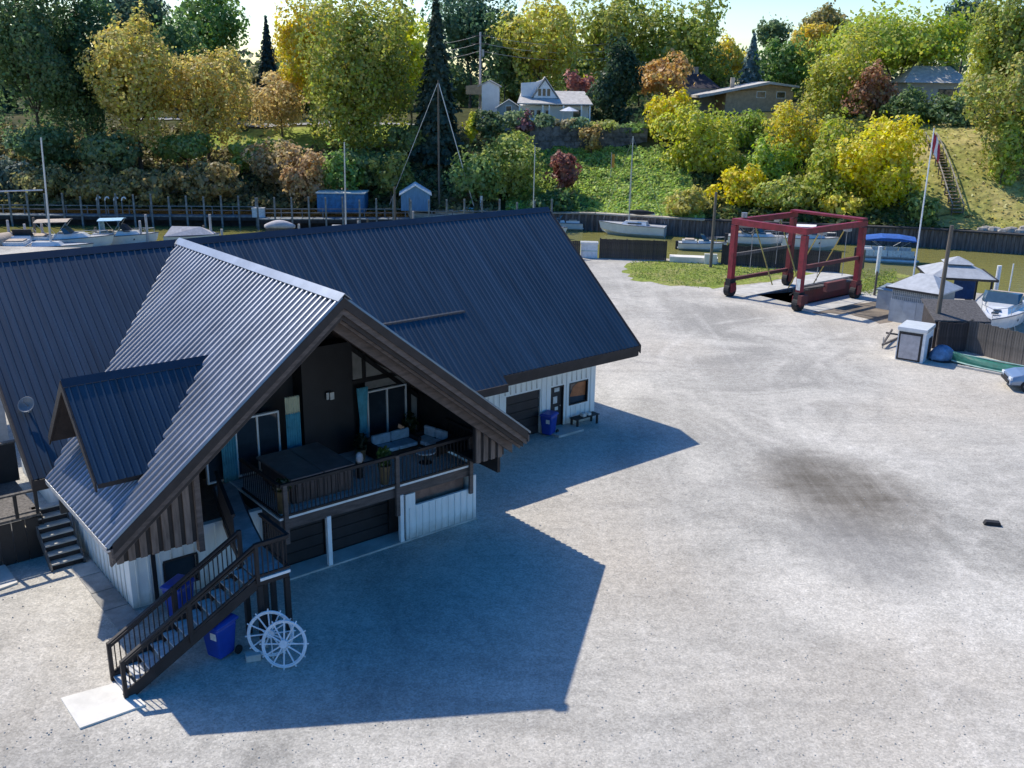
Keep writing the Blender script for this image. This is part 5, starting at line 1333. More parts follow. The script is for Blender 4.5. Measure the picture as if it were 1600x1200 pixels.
# sailboat with dark furled sail, right of the roof
q0, q1 = wl(940, 364), wl(1040, 370); d = q1-q0
t = boat((q0+q1)/2, math.atan2(d.y, d.x)+PI, d.length*.98, 2.6, 1.15, 'white sailing boat with dark furled sail in front of the ivy slope', 'sail', 'sailing_boat')
mz = aty(990, 213, (q0+q1).y/2).z-WZ_
MB().hexa([(-1.6, -.8, 1.2), (1.4, -.55, 1.25), (1.4, .55, 1.25), (-1.6, .8, 1.2), (-1.5, -.6, 1.62), (1.0, -.42, 1.6), (1.0, .42, 1.6), (-1.5, .6, 1.62)]).build('cabin', 'gel_white', t)
for s in (-1, 1): MB().box(-1.0, .6, s*.68-.02, s*.68+.02, 1.32, 1.48).build('cabin_window', 'glass_dark', t)
sail_rig(t, .6, 1.3, mz, boom=3.0, Ln=d.length)
# other boats, right of centre
q = wl(1095, 390); boat(q, R(-10), 4.8, 1.7, .7, 'small open white boat moored left of the wooden pole', 'runabout')
q = wl(878, 358); boat(q, R(175), 5.0, 2.0, .8, 'white boat stern poking out behind the roof end', 'runabout')
q = wl(1182, 382); boat(q, R(-14), 6.2, 2.3, .9, 'white covered boat seen between the lift legs on the left', 'runabout', top=('canvas_dark', 2.0, -2.2, .2))
q = wl(1263, 388); boat(q, R(-20), 5.4, 2.2, 1.1, 'white cabin boat with red stripe behind the front lift leg', 'cruiser', top=('flag_white', 2.5, -1.6, .6))
# left of the roof: the moored row
q = wl(100, 392); boat(q, R(12), 8.6, 3.0, 1.25, 'large white cruiser with tan bimini above the left part of the ridge', 'cruiser', 'cabin_cruiser', top=('canvas_tan', 3.1, -2.2, .9))
q = wl(38, 396); boat(q, R(100), 7.0, 2.6, 1.2, 'white cruiser stern-on, second from the left edge', 'cruiser', 'cabin_cruiser', windm='canvas_dark')
q = wl(3, 398); t = boat(q, R(92), 6.5, 2.7, 1.2, 'boat under a tan canvas cover at the left edge', 'none', 'covered_boat')
m_ = MB(); rings = []
for k in range(8):
    a = k/7; x = -3.1+5.8*a; hw = 1.3*(1-.75*a**2.2); rings.append([(x, hw*math.cos(PI*i/8), 1.2+(1.15-.5*a)*math.sin(PI*i/8)**.8) for i in range(9)])
m_.loft(rings); m_.build('canvas_cover', 'canvas_tan', t, smooth=True)
q = wl(193, 383); t = boat(q, R(8), 6.4, 2.5, 1.05, 'white cruiser with blue canvas top, third boat along the ridge', 'cruiser', 'cabin_cruiser', top=('cushion_blue', 2.75, -2.1, .3), windm='canvas_dark')
MB().box(-2.0, -1.9, -.9, .9, 1.1, 2.6).build('rear_curtain', 'cushion_blue', t)
q = wl(300, 381); t = boat(q, R(5), 5.2, 2.3, .9, 'boat under a pale grey ridge cover just behind the gable ridge', 'none', 'covered_boat')
MB().add([(-2.5, -1.2, .95), (2.4, -.6, 1.1), (2.4, .6, 1.1), (-2.5, 1.2, .95), (-1.9, 0, 1.85), (1.0, 0, 1.8)], [(0, 1, 5, 4), (2, 3, 4, 5), (0, 4, 3), (1, 2, 5), (0, 3, 2, 1)]).build('ridge_cover', 'canvas_grey', t)
q = wl(438, 366); t = thing('dinghy', 'small upturned pale dinghy above the middle of the ridge', 'dinghy', q, R(3), 'boats moored on the river')
m_ = MB(); m_.loft([[(-1.7+3.4*k/8, .7*math.sin(PI*(.12+.76*k/8))*math.cos(PI*i/8), .75+.85*math.sin(PI*i/8)*math.sin(PI*(.12+.76*k/8))) for i in range(9)] for k in range(9)]); m_.build('dinghy_hull', 'canvas_grey', t, smooth=True)
MB().box(-1.5, 1.5, -.6, .6, -.1, .74).build('dinghy_float', 'weathered_wood', t)
# the tall ketch behind the ridge
q = wl(712, 352); ky = q.y
t = boat(q, R(178), 10.5, 3.0, 1.3, 'long white sailing boat with tall mast and crossed stays behind the roof ridge', 'sail', 'sailing_boat')
MB().box(-3.6, 2.4, -.95, .95, 1.3, 1.95).build('cabin', 'gel_white', t); MB().box(-3.5, 2.0, -.97, -.951, 1.5, 1.75).build('cabin_window', 'glass_dark', t)
mz = aty(686, 125, ky).z-WZ_; kx = q.x-aty(686, 300, ky).x
MB().tube((kx, 0, 1.3), (kx, 0, mz), .13, .09, 8).build('mast', 'pole_wood', t)
s_ = MB(); xe = q.x-aty(742, 322, ky).x; s_.tube((kx, 0, mz-.2), (xe, 0, 1.9), .06, n=5); xe2 = q.x-aty(606, 316, ky).x; s_.tube((kx, 0, mz-.2), (xe2, .1, 1.9), .035, n=5); s_.build('stay', 'aluminium', t)
MB().tube((q.x-aty(752, 320, ky).x, 0, 1.3), (q.x-aty(752, 320, ky).x, 0, 3.6), .18, n=8).build('mizzen_stub', 'gel_white', t)
MB().tube((q.x-aty(742, 322, ky).x-.1, .2, 1.95), (q.x-aty(742, 322, ky).x+1.0, .2, 2.1), .15, n=8).build('radar_arm', 'gel_white', t)
def lone_mast(px, pb, pt, ptx, label, L0=7.0, rr=.08, m='aluminium', hz=1.0, rz=.1):
    q = wl(px, pb); t = boat(q, rz, L0, 2.3, hz, label, 'sail', 'sailing_boat')
    tp = aty(ptx, pt, q.y); MB().tube((0, 0, hz), ((tp.x-q.x)*math.cos(rz), -(tp.x-q.x)*math.sin(rz), tp.z-WZ_), rr, rr*.7, 8).build('mast', m, t)
    MB().hexa([(-1.6, -.7, hz), (1.2, -.5, hz), (1.2, .5, hz), (-1.6, .7, hz), (-1.5, -.55, hz+.4), (.8, -.4, hz+.4), (.8, .4, hz+.4), (-1.5, .55, hz+.4)]).build('cabin', 'gel_white', t)
    return t, q
t, q = lone_mast(82, 400, 215, 64, 'white sailing boat with leaning mast and white boom at the left edge', rr=.11)
zb = aty(70, 297, q.y).z-WZ_; MB().tube((-.1, 0, zb), (-4.6, .4, zb-.2), .07, n=6).build('boom', 'aluminium', t)
lone_mast(541, 372, 222, 538, 'sailing boat with bare mast before the bright blue shed', rr=.10)
lone_mast(832, 372, 228, 836, 'sailing boat with pale mast left of the red tree', rr=.07)
# mooring piles in the river by the left boats
for i, (px, pb, pt) in enumerate(((58, 388, 340), (43, 389, 350), (70, 390, 345), (152, 384, 355), (222, 384, 345), (232, 384, 335), (320, 378, 352), (331, 380, 335), (348, 382, 358), (618, 362, 292), (646, 362, 330), (560, 362, 345), (575, 362, 342), (18, 392, 344), (468, 372, 350))):
    b = wl(px, pb); b.z = -3
    pole('mooring_pile', b, (b.x, b.y, aty(px, pt, b.y).z), .13, .12, 'canvas_grey' if i % 3 else 'pole_wood', ['pale', 'brown', 'slim grey'][i % 3]+' mooring pile '+['beside the leaning mast', 'left of the leaning mast', 'right of the leaning mast', 'between the second and third boats', 'at the bow of the blue-topped cruiser', 'right of the blue-topped cruiser', 'at the grey ridge cover', 'tall one right of the grey ridge cover', 'short one above the gable ridge', 'tall one left of the blue gabled shed', 'short one under the blue gabled shed', 'short one right of the bare mast', 'shorter one near the blue shed corner', 'at the tan covered boat', 'beside the upturned dinghy'][i], 'pile', 'mooring piles')

# rusty trailer frame by the grey shed
tf = thing('trailer_frame', 'weathered grey boat trailer drawbar lying on the gravel left of the white cabinet', 'trailer', atz(1378, 545), R(55))
MB().beam((0, 0, .25), (3.4, .35, .45), .09, .12).build('drawbar', 'weathered_wood', tf); MB().beam((0, 0, .25), (3.4, -.75, .45), .09, .12).build('drawbar', 'weathered_wood', tf)
MB().beam((2.6, -.6, .40), (2.6, .5, .40), .09, .1).build('cross_bar', 'weathered_wood', tf); MB().tube((.1, 0, 0), (.1, 0, .7), .04, n=8).build('jack', 'steel', tf)

# ================================================================== FAR BANK
# long timber dock walkway, left
def far_dock(px0, px1, name, label, zt=-.32, posts=1.5):
    a = (aty(px0, 330, 111).x, 111.2); b = (aty(px1, 330, 113).x, 113.2)
    av, bv = Vector((*a, 0)), Vector((*b, 0)); d = bv-av; ln = d.length
    t = thing(name, label, 'dock', av, math.atan2(d.y, d.x), 'far bank docks')
    n = int(ln/1.2)
    pm_ = memat(MB().box(0, 1.16, 0, 1.6, zt-.12, zt), 'dock_plank', 'dock_wood')
    for i in range(n): inst('dock_plank', pm_, t, (i*ln/n, 0, 0))
    MB().box(0, ln, .0, .12, zt-.5, zt-.125).build('dock_skirt', 'dock_dark', t)
    MB().box(0, ln, 1.3, 1.5, -3, zt-.125).build('dock_bulkhead', 'dock_dark', t)
    k = int(ln/1.9); rnd = random.Random(5)
    po_ = memat(MB().box(-.10, .10, -.12, .0, -3, 1), 'dock_post', 'dock_wood')
    for i in range(k+1): inst('dock_post', po_, t, (i*ln/k, -.01, 1.0+rnd.uniform(-.15, .25)))
    MB().beam((0, 1.5, zt+.95), (ln, 1.5, zt+.95), .06, .10).build('dock_rail', 'dock_wood', t)
    MB().beam((0, 1.5, zt+.5), (ln, 1.5, zt+.5), .05, .08).build('dock_rail', 'dock_wood', t)
    for i in range(int(ln/2.4)+1): MB().box(min(ln-.1, i*2.4), min(ln-.1, i*2.4)+.09, 1.45, 1.54, zt+.002, zt+.9).build('rail_post', 'dock_wood', t)
    return t
far_dock(-40, 400, 'timber_dock', 'long grey timber dock with railing below the dark left woods')
far_dock(402, 640, 'timber_dock', 'grey timber dock in front of the bright blue shed')
far_dock(642, 862, 'timber_dock', 'timber dock behind the roof ridge below the spruce')
bx = thing('dock_locker', 'pale locker standing on the far dock', 'locker', aty(404, 332, 112.6), 0); bx.location.z = -.31
MB().box(-.7, .7, -.3, .3, 0, 1.0).build('locker_body', 'cushion_pale', bx); MB().box(-.75, .75, -.35, .35, 1.002, 1.1).build('locker_lid', 'gel_white', bx)
for i, px in enumerate((155, 168, 182, 194)):
    t = thing('pedestal_lamp', 'white curved dock pedestal, number %s from the left in the row of four' % ['one', 'two', 'three', 'four'][i], 'pedestal', (aty(px, 310, 113.2).x, 112.4, -.31), 0, 'white dock pedestals')
    MB().box(-.05, .05, -.05, .05, 0, 1.7).build('stem', 'dock_wood', t); MB().path([(0, 0, 1.7), (.1, 0, 2.0), (.35, 0, 2.1), (.5, 0, 1.9)], .09, 6).build('hood', 'gel_white', t)

# blue boat sheds
def far_box(px0, px1, pyb, pyt, Y, depth, zb=None):
    a, b = aty(px0, pyb, Y), aty(px1, pyb, Y); z0 = zb if zb is not None else a.z
    return (a.x+b.x)/2, Y, z0, (b.x-a.x)/2, aty((px0+px1)/2, pyt, Y).z-z0, depth
cx, cy, z0, hw, hh, dp = far_box(496, 570, 331, 301, 114.6, 3.0)
t = thing('blue_shed', 'bright blue flat-roofed boat shed with pale roof edge on the far bank', 'shed', (cx, cy, z0), 0)
MB().box(-hw, hw, 0, dp, 0, hh-.12).build('wall', 'bright_blue', t); MB().box(-hw-.1, hw+.1, -.1, dp+.1, hh-.118, hh+.02).build('roof', 'concrete_white', t)
for i in range(4): MB().box(-hw+.1+i*hw/2, -hw+.02+(i+1)*hw/2-.1, -.03, -.001, .1, hh-.3).build('wall_panel', 'bright_blue', t)
cx, cy, z0, hw, hh, dp = far_box(627, 672, 329, 303, 114.6, 3.5)
t = thing('gabled_blue_shed', 'small pale blue gabled shed beside the tall mast', 'shed', (cx, cy, z0), R(6))
ap = aty(650, 289, cy).z-z0
MB().prism([(-hw, 0), (hw, 0), (hw, hh), (0, ap-.1), (-hw, hh)], 1, 0, dp).build('wall', 'shed_blue', t)
for s in (-1, 1): MB().prism([(0, ap+.05), (s*(hw+.2), hh-.05), (s*(hw+.2), hh-.2), (0, ap-.1)], 1, -.2, dp+.2).build('roof', 'house_white', t)
MB().box(-.45, .45, -.03, -.001, .02, 1.7).build('door', 'shed_blue', t)

# --- houses on the hill
def win(par, x, z, w, h, y=-.04, fm='house_white'):
    o = MB().box(x-w/2-.08, x+w/2+.08, y, y+.03, z-.08, z+h+.08).build('window', fm, par); MB().box(x-w/2, x+w/2, y-.02, y-.001, z, z+h).build('pane', 'glass_dark', o)
HY = 139.0
def hx(px): return aty(px, 160, HY).x
def hz(py, px=850): return aty(px, py, HY).z
zf = hz(190)
hc = thing('white_house', 'white house with gabled dormer and long grey roof on the hill', 'house', (hx(868), HY, zf), 0)
s = mpp(HY, zf)
def X(px): return hx(px)-hx(868)
def Z(py): return hz(py)-zf
MB().box(X(812), X(920), 0, 6, -3, Z(165)).build('wall', 'house_white', hc)
ro = MB(); y0, y1 = -1.6, 7.5
ro.hexa([(X(808), y0, Z(163)), (X(925), y0, Z(163)), (X(915), 3.0, Z(144)), (X(815), 3.0, Z(144)), (X(808), y0, Z(163)+.15), (X(925), y0, Z(163)+.15), (X(915), 3.0, Z(142)), (X(815), 3.0, Z(142))])
ro.hexa([(X(815), 3.0, Z(144)), (X(915), 3.0, Z(144)), (X(915), y1, Z(160)), (X(815), y1, Z(160)), (X(815), 3.0, Z(142)), (X(915), 3.0, Z(142)), (X(915), y1, Z(158)), (X(815), y1, Z(158))])
roo = ro.build('roof', 'house_roof', hc); MB().box(X(890), X(894), 1.2, 1.6, Z(157), Z(150)).build('roof_vent', 'door_dark', roo)
up = MB().prism([(X(814), Z(160)), (X(868), Z(160)), (X(868), Z(150)), (X(851), Z(123)+.0), (X(838), Z(128)), (X(814), Z(130))], 1, .8, 5.5).build('upper_storey', 'house_white', hc)
dg = MB().prism([(X(833), Z(153)), (X(871), Z(153)), (X(851), Z(125))], 1, .3, 5.0).build('dormer_gable', 'house_white', hc)
for sgn, (xa, xb) in ((0, (830, 851)), (1, (851, 873))):
    a_, b_ = (X(xa), Z(154 if xa == 830 else 122)), (X(xb), Z(154 if xb == 873 else 122))
    MB().prism([a_, b_, (b_[0], b_[1]+.22), (a_[0], a_[1]+.22)], 1, .0, 5.3).build('dormer_roof', 'house_roof', hc)
for x in (843, 850, 857): win(hc, X(x), Z(150), .42, .95, .26, 'house_white')
for x in (822, 832, 842, 856): win(hc, X(x), Z(184), .55, 1.0)
win(hc, X(903), Z(186), 1.2, 1.3)
for x in (812, 848, 858, 880, 908, 921): MB().box(X(x)-.1, X(x)+.1, -1.4, -1.2, -.2, Z(164)).build('porch_post', 'house_white', hc)
um = thing('garden_parasol', 'open white parasol on the white house terrace', 'parasol', (hx(888), HY-2.6, zf-.4), 0)
MB().tube((0, 0, 0), (0, 0, 2.4), .04, n=6).build('pole', 'house_white', um); MB().lathe([(1.35, 1.95), (.7, 2.25), (.02, 2.5)], n=10).build('canopy', 'gel_white', um)
t = thing('grey_garage', 'small grey-blue gabled annexe left of the white house', 'house', (hx(795), HY-.5, zf), 0)
MB().prism([(-1.6, -3), (1.6, -3), (1.6, Z(170)), (0, Z(158)), (-1.6, Z(170))], 1, 0, 4).build('wall', 'house_grey', t)
for s_ in (-1, 1): MB().prism([(0, Z(156)), (s_*1.9, Z(170)), (s_*1.9, Z(171)), (0, Z(158))], 1, -.2, 4.2).build('roof', 'house_grey', t)
win(t, 0, Z(176), .7, .8)
t = thing('far_white_barn', 'pale gable-ended house half hidden left of the white house', 'house', (hx(765), HY+6, zf), 0)
MB().prism([(-1.3, -3), (1.2, -3), (1.2, Z(135)), (-.2, Z(128)), (-1.3, Z(135))], 1, 0, 6).build('wall', 'house_white', t)
MB().prism([(-3.6, Z(150)), (-1.32, Z(150)), (-1.32, Z(133)), (-3.6, Z(136))], 1, 0, 6).build('annexe', 'house_tan', t)
for s_ in (-1, 1): MB().prism([(-.2, Z(126)), (-.2+s_*1.7, Z(136)), (-.2+s_*1.7, Z(138)), (-.2, Z(128))], 1, -.2, 6.2).build('roof', 'house_roof', t)
# brown bungalow on the right crest
BY2 = 150.0
def X2(px, ref=1170): return aty(px, 140, BY2).x-aty(ref, 140, BY2).x
zb2 = aty(1170, 165, BY2).z
def Z2(py): return aty(1170, py, BY2).z-zb2
t = thing('tan_bungalow', 'tan brick bungalow with low pale roof above the yellow trees', 'house', (aty(1170, 140, BY2).x, BY2, zb2), 0)
MB().box(X2(1135), X2(1240), 0, 8, -3, Z2(142)).build('wall', 'house_tan', t)
MB().prism([(X2(1092), Z2(150)), (X2(1200), Z2(127)), (X2(1246), Z2(133)), (X2(1246), Z2(136)), (X2(1200), Z2(131)), (X2(1092), Z2(154))], 1, -1.0, 8.6).build('roof', 'house_roof', t)
MB().prism([(X2(1140), Z2(142)), (X2(1236), Z2(142)), (X2(1236), Z2(136)), (X2(1200), Z2(131)), (X2(1140), Z2(143))], 1, .02, .3).build('gable', 'house_tan', t)
MB().box(X2(1148), X2(1154), 3, 3.6, Z2(140), Z2(121)).build('chimney', 'cap_stone', t)
for px in (1190, 1221): win(t, X2(px), Z2(152), 1.2, .8)
t = thing('dark_roofed_house', 'small dark-roofed house behind the orange tree', 'house', (aty(1090, 140, 158).x, 158, aty(1090, 150, 158).z), 0)
MB().box(-3, 3, 0, 6, -3, 1.2).build('wall', 'house_grey', t); MB().add([(-3.6, -.6, 1.2), (3.6, -.6, 1.2), (3.6, 6.6, 1.2), (-3.6, 6.6, 1.2), (-1, 3, 3.6), (1, 3, 3.6)], [(0, 1, 5, 4), (1, 2, 5), (2, 3, 4, 5), (3, 0, 4), (3, 2, 1, 0)]).build('roof', 'house_dark', t)
MB().box(-.4, .4, 2.6, 3.4, 3.3, 4.4).build('chimney', 'cap_stone', t)
HY3 = 141.0
t = thing('grey_hill_house', 'shaded pale house at the top of the right-hand lawn', 'house', (aty(1460, 160, HY3).x, HY3, aty(1460, 168, HY3).z), R(-6))
MB().box(-4, 4, 0, 7, -3, 3.3).build('wall', 'house_grey', t); MB().add([(-4.6, -.7, 3.3), (4.6, -.7, 3.3), (4.6, 7.7, 3.3), (-4.6, 7.7, 3.3), (-2.5, 3.5, 5.6), (2.5, 3.5, 5.6)], [(0, 1, 5, 4), (1, 2, 5), (2, 3, 4, 5), (3, 0, 4), (3, 2, 1, 0)]).build('roof', 'house_roof', t)
win(t, 1.6, .5, 2.4, 1.9, fm='house_dark'); win(t, -2.2, 1.0, 1.2, 1.1)
MB().box(-4.2, 4.2, -2.2, -.05, -.4, -.2).build('terrace', 'concrete', t)
for x in (-4, -2, 0, 2, 4): MB().box(x-.05, x+.05, -2.15, -2.05, -.2, .8).build('terrace_post', 'house_white', t)
MB().beam((-4.1, -2.1, .8), (4.1, -2.1, .8), .06, .08).build('terrace_rail', 'house_white', t)

# --- retaining wall below the white house
rw = thing('retaining_wall', 'dark stone retaining wall below the white house hedge', 'wall', (0, 0, 0), 0)
rnd = random.Random(9)
wx0, wx1, wy = aty(828, 210, 131).x, aty(1012, 210, 131).x, 131.0
zt_ = aty(920, 198, wy).z; zbm = aty(920, 229, wy).z
MB().box(wx0, wx1, wy+.06, wy+.7, zbm-1.5, zt_-.05).build('wall_core', 'stone_wall', rw)
rows = 4; hgt = (zt_-zbm)/rows
for r_i in range(rows):
    x = wx0+rnd.uniform(0, .5)
    while x < wx1-.4:
        w_ = rnd.uniform(.8, 1.5); w_ = min(w_, wx1-x)
        z0_ = zbm+r_i*hgt
        MB().box(x+.03, x+w_-.03, wy-rnd.uniform(.0, .12), wy+.055, z0_+.03, z0_+hgt-.03).build('stone', 'stone_wall', rw)
        x += w_
# --- wooden stair run up the right lawn
def on_hill(px, py, dy=0):
    # march along the pixel ray until it meets the hillside
    d = ray(px, py); k = 95.0
    while k < 260:
        p_ = Vector((d.x*k, d.y*k, CAM_H+d.z*k))
        if p_.z <= hill(p_.x, p_.y): return p_
        k += .1
    return p_
a, b = on_hill(1495, 336), on_hill(1452, 222)
hs = thing('hill_stairs', 'long brown wooden stair run climbing the dry lawn', 'stairs', (0, 0, 0), 0)
n = 26; wdt = 1.2
for k in range(n):
    p_ = a.lerp(b, k/(n-1)); z = hill(p_.x, p_.y)+.35
    MB().box(p_.x-wdt/2, p_.x+wdt/2, p_.y-.28, p_.y+.28, z-.06, z).build('tread', 'house_tan' if k % 7 else 'weathered_wood', hs)
for sgn in (-1, 1):
    m_ = MB(); prev = None
    for k in range(n):
        p_ = a.lerp(b, k/(n-1)); q_ = Vector((p_.x+sgn*(wdt/2+.04), p_.y, hill(p_.x, p_.y)+1.15))
        if prev is not None: m_.beam(prev, q_, .09, .12)
        prev = q_
    m_.build('handrail', 'cap_stone', hs)
    for k in range(0, n, 3):
        p_ = a.lerp(b, k/(n-1)); z = hill(p_.x, p_.y); MB().box(p_.x+sgn*(wdt/2+.04)-.05, p_.x+sgn*(wdt/2+.04)+.05, p_.y-.05, p_.y+.05, z-.2, z+1.12).build('post', 'weathered_wood', hs)
# riprap boulders below the lawn
for i in range(16):
    px = 1530+i*7+rnd.uniform(-3, 3); q = aty(px, 372, bank(50)+1.2); y_ = bank(q.x)+1.0+rnd.uniform(0, 1.2)
    m_ = MB(); rg = []
    sx, sy, sz = rnd.uniform(.4, .8), rnd.uniform(.35, .6), rnd.uniform(.3, .55)
    for k in range(5):
        ph = -PI/2+PI*k/4; rg.append([(sx*(math.cos(ph)+.05)*math.cos(2*PI*j/7)*rnd.uniform(.85, 1.1), sy*(math.cos(ph)+.05)*math.sin(2*PI*j/7)*rnd.uniform(.85, 1.1), sz*math.sin(ph)) for j in range(7)])
    m_.loft(rg); o = m_.build('boulder', 'boulder'); o.location = (q.x, y_, hill(q.x, y_)+.15)
    tag(o, 'pale boulder in the row at the water edge below the dry lawn', 'boulder', 'boulders below the dry lawn')

# --- utility poles and wires on the hill
def upole(px, pyb, pyt, Y, label, arms=2):
    b = aty(px, pyb, Y); top = aty(px, pyt, Y).z; t = thing('utility_pole', label, 'utility pole', (b.x, Y, b.z-3), 0, 'utility poles on the hill')
    h_ = top-b.z+3; MB().tube((0, 0, 0), (0, 0, h_), .2, .14, 8).build('shaft', 'canvas_grey', t)
    for k in range(arms): MB().box(-1.3, 1.3, -.08, .08, h_-.6-k*1.1, h_-.45-k*1.1).build('cross_arm', 'pole_wood', t)
    MB().tube((.35, 0, h_-3.4), (.35, 0, h_-2.4), .25, n=10).build('transformer', 'steel', t)
    return Vector((b.x, Y, top))
e1 = upole(750, 160, 50, 150, 'tall utility pole with cross arms left of the white house')
e2 = upole(1027, 95, 50, 172, 'slim utility pole rising among the trees right of the white house', 1)
e3 = Vector((aty(560, 60, 158).x, 158, e1.z+.5))
wr = thing('power_lines', 'thin sagging power lines strung from the pole on the hill', 'cable', (0, 0, 0), 0)
for k, dz_ in enumerate((-.4, -1.5, -2.6)):
    for A, B in ((e3, e1), (e1, e2)):
        pts = [A.lerp(B, i/10)+Vector((0, 0, dz_-1.6*(1-(2*i/10-1)**2))) for i in range(11)]
        MB().path(pts, .025, 4).build('cable', 'canvas_grey', wr)
b = on_hill(954, 280); t = thing('orange_pennant', 'thin pole with small orange pennant on the ivy slope', 'flag', b, 0); h_ = aty(954, 238, b.y).z-b.z
MB().tube((0, 0, 0), (0, 0, h_), .04, n=6).build('shaft', 'canvas_grey', t); MB().box(.05, .40, -.01, .01, h_-1.9, h_-.2).build('pennant', 'flag_orange', t)

# ================================================================== VEGETATION
def trunk_mesh(h, r, rnd, limbs=5, crown_r=3.0, crown_h=4.0, cone=False):
    m_ = MB(); n = 4; prev = Vector((0, 0, -.5)); pr = r*1.25
    tops = []
    for k in range(1, n+1):
        p_ = Vector((rnd.uniform(-.12, .12)*h*.25, rnd.uniform(-.12, .12)*h*.25, h*k/n)) if k < n else Vector((0, 0, h))
        nr = r*(1-.45*k/n); m_.tube(prev, p_, pr, nr, 7); prev, pr = p_, nr
    if cone:
        m_.tube(prev, prev+Vector((0, 0, crown_h*.95)), pr, .03, 6)
    else:
        for i in range(limbs):
            a = 2*PI*i/limbs+rnd.uniform(-.4, .4); L0 = crown_r*rnd.uniform(.5, .8)
            q_ = prev+Vector((math.cos(a)*L0, math.sin(a)*L0, crown_h*rnd.uniform(.35, .9)))
            mid = prev.lerp(q_, .5)+Vector((0, 0, crown_h*.08)); m_.tube(prev, mid, pr*.7, pr*.45, 6); m_.tube(mid, q_, pr*.45, pr*.15, 5)
            for j in range(2):
                e_ = mid+Vector((rnd.uniform(-1, 1), rnd.uniform(-1, 1), rnd.uniform(.2, 1))).normalized()*L0*.6; m_.tube(mid, e_, pr*.3, .03, 4)
    return m_
def crown(rx, ry, rz, rng, kind='round', leaf=.32, dens=1.0, clump=.30):
    """leaves of a crown centred on the origin: lobed outer shell, loose outer clumps, inner fill; returns positions, normals, sizes"""
    area = 4*PI*((rx*ry)**1.6/3+(rx*rz)**1.6/3+(ry*rz)**1.6/3)**(1/1.6)
    if kind == 'cone':
        n = int(area*2.6*dens/(leaf*leaf))+500
        t = 1-np.sqrt(rng.random(n))
        tiers = 9+rz*.9
        ph = (t*tiers) % 1.0
        a = rng.random(n)*2*PI
        tier = .62+.46*(1-ph)*(.6+.4*np.sin(np.floor(t*tiers)*3.7+a*2))
        rad = (1-t)**.9*(.45+.55*rng.random(n)**.45)*tier*(1+.18*np.sin(a*7+np.floor(t*tiers)*2.1))
        P = np.stack([rx*rad*np.cos(a), ry*rad*np.sin(a), -rz+2*rz*t-rad*.12*rz*.5], 1)
        Nn = np.stack([np.cos(a)*.8, np.sin(a)*.8, np.full(n, .55)], 1)+rng.normal(size=(n, 3))*.35
        return P, Nn, np.full(n, leaf)
    S = np.array([rx, ry, rz])
    nt = int(area*2.3*dens/(leaf*leaf))
    K = int(np.clip(13+area*.04, 13, 48))
    lob = rng.normal(size=(K, 3)); lob /= np.linalg.norm(lob, axis=1)[:, None]
    if kind == 'spread': lob[:, 2] = np.abs(lob[:, 2])*.9-.12
    lr = .50+.58*rng.random(K); ls = (.22+.25*rng.random(K)**1.2)*(1 if K < 30 else .88)
    # lobes: each a squashed ball of leaves whose centre lies inside the crown
    per = rng.multinomial(int(nt*.80), ls**2/np.sum(ls**2))
    Ps, Ns, Sz = [], [], []
    for k in range(K):
        m = per[k]
        if m < 3: continue
        c = lob[k]*lr[k]*(1-ls[k]*.55)
        if kind == 'egg': c = c*np.array([1-.4*max(0, c[2]), 1-.4*max(0, c[2]), 1])
        e = rng.normal(size=(m, 3)); e /= np.linalg.norm(e, axis=1)[:, None]
        inward = (e@lob[k]) < -.35
        e[inward] *= -1
        wob = 1+.16*np.sin(e[:, 0]*7+k)+.14*np.sin(e[:, 1]*9+2*k)+.12*np.sin(e[:, 2]*8+3*k)
        rr = ls[k]*wob*(.78+.24*rng.random(m)**.6)
        Ps.append((c+e*rr[:, None])*S); Ns.append(e+np.array([0, 0, .15])+rng.normal(size=(m, 3))*.42); Sz.append(np.full(m, leaf))
    # stray sprays beyond the outline
    m = int(nt*.08); e = rng.normal(size=(m, 3)); e /= np.linalg.norm(e, axis=1)[:, None]
    if kind == 'spread': e[:, 2] = np.abs(e[:, 2])
    Ps.append(e*(.72+.34*rng.random(m))[:, None]*S); Ns.append(e+rng.normal(size=(m, 3))*.7); Sz.append(np.full(m, leaf))
    # inner fill
    m = int(nt*.12); e = rng.normal(size=(m, 3)); e /= np.linalg.norm(e, axis=1)[:, None]
    if kind == 'spread': e[:, 2] = np.abs(e[:, 2])*.8
    Ps.append(e*(.62*rng.random(m)**.5)[:, None]*S); Ns.append(e+rng.normal(size=(m, 3))*.5); Sz.append(np.full(m, leaf*1.9))
    P = np.concatenate(Ps); d = P/S; az = np.arctan2(d[:, 1], d[:, 0]); el = d[:, 2]
    f1, f2, f3 = rng.random(3)*6.28
    w = 1+.16*np.sin(2*az+f1)*np.cos(el*1.2)+.13*np.sin(3*az+el*3+f2)+.13*np.sin(el*4.2+f3)
    P = P*w[:, None]; P[:, 0] += rx*.12*np.sin(f2)*el
    return P, np.concatenate(Ns), np.concatenate(Sz)
VEG = []
FB = 4.3      # leaf reflectance scale
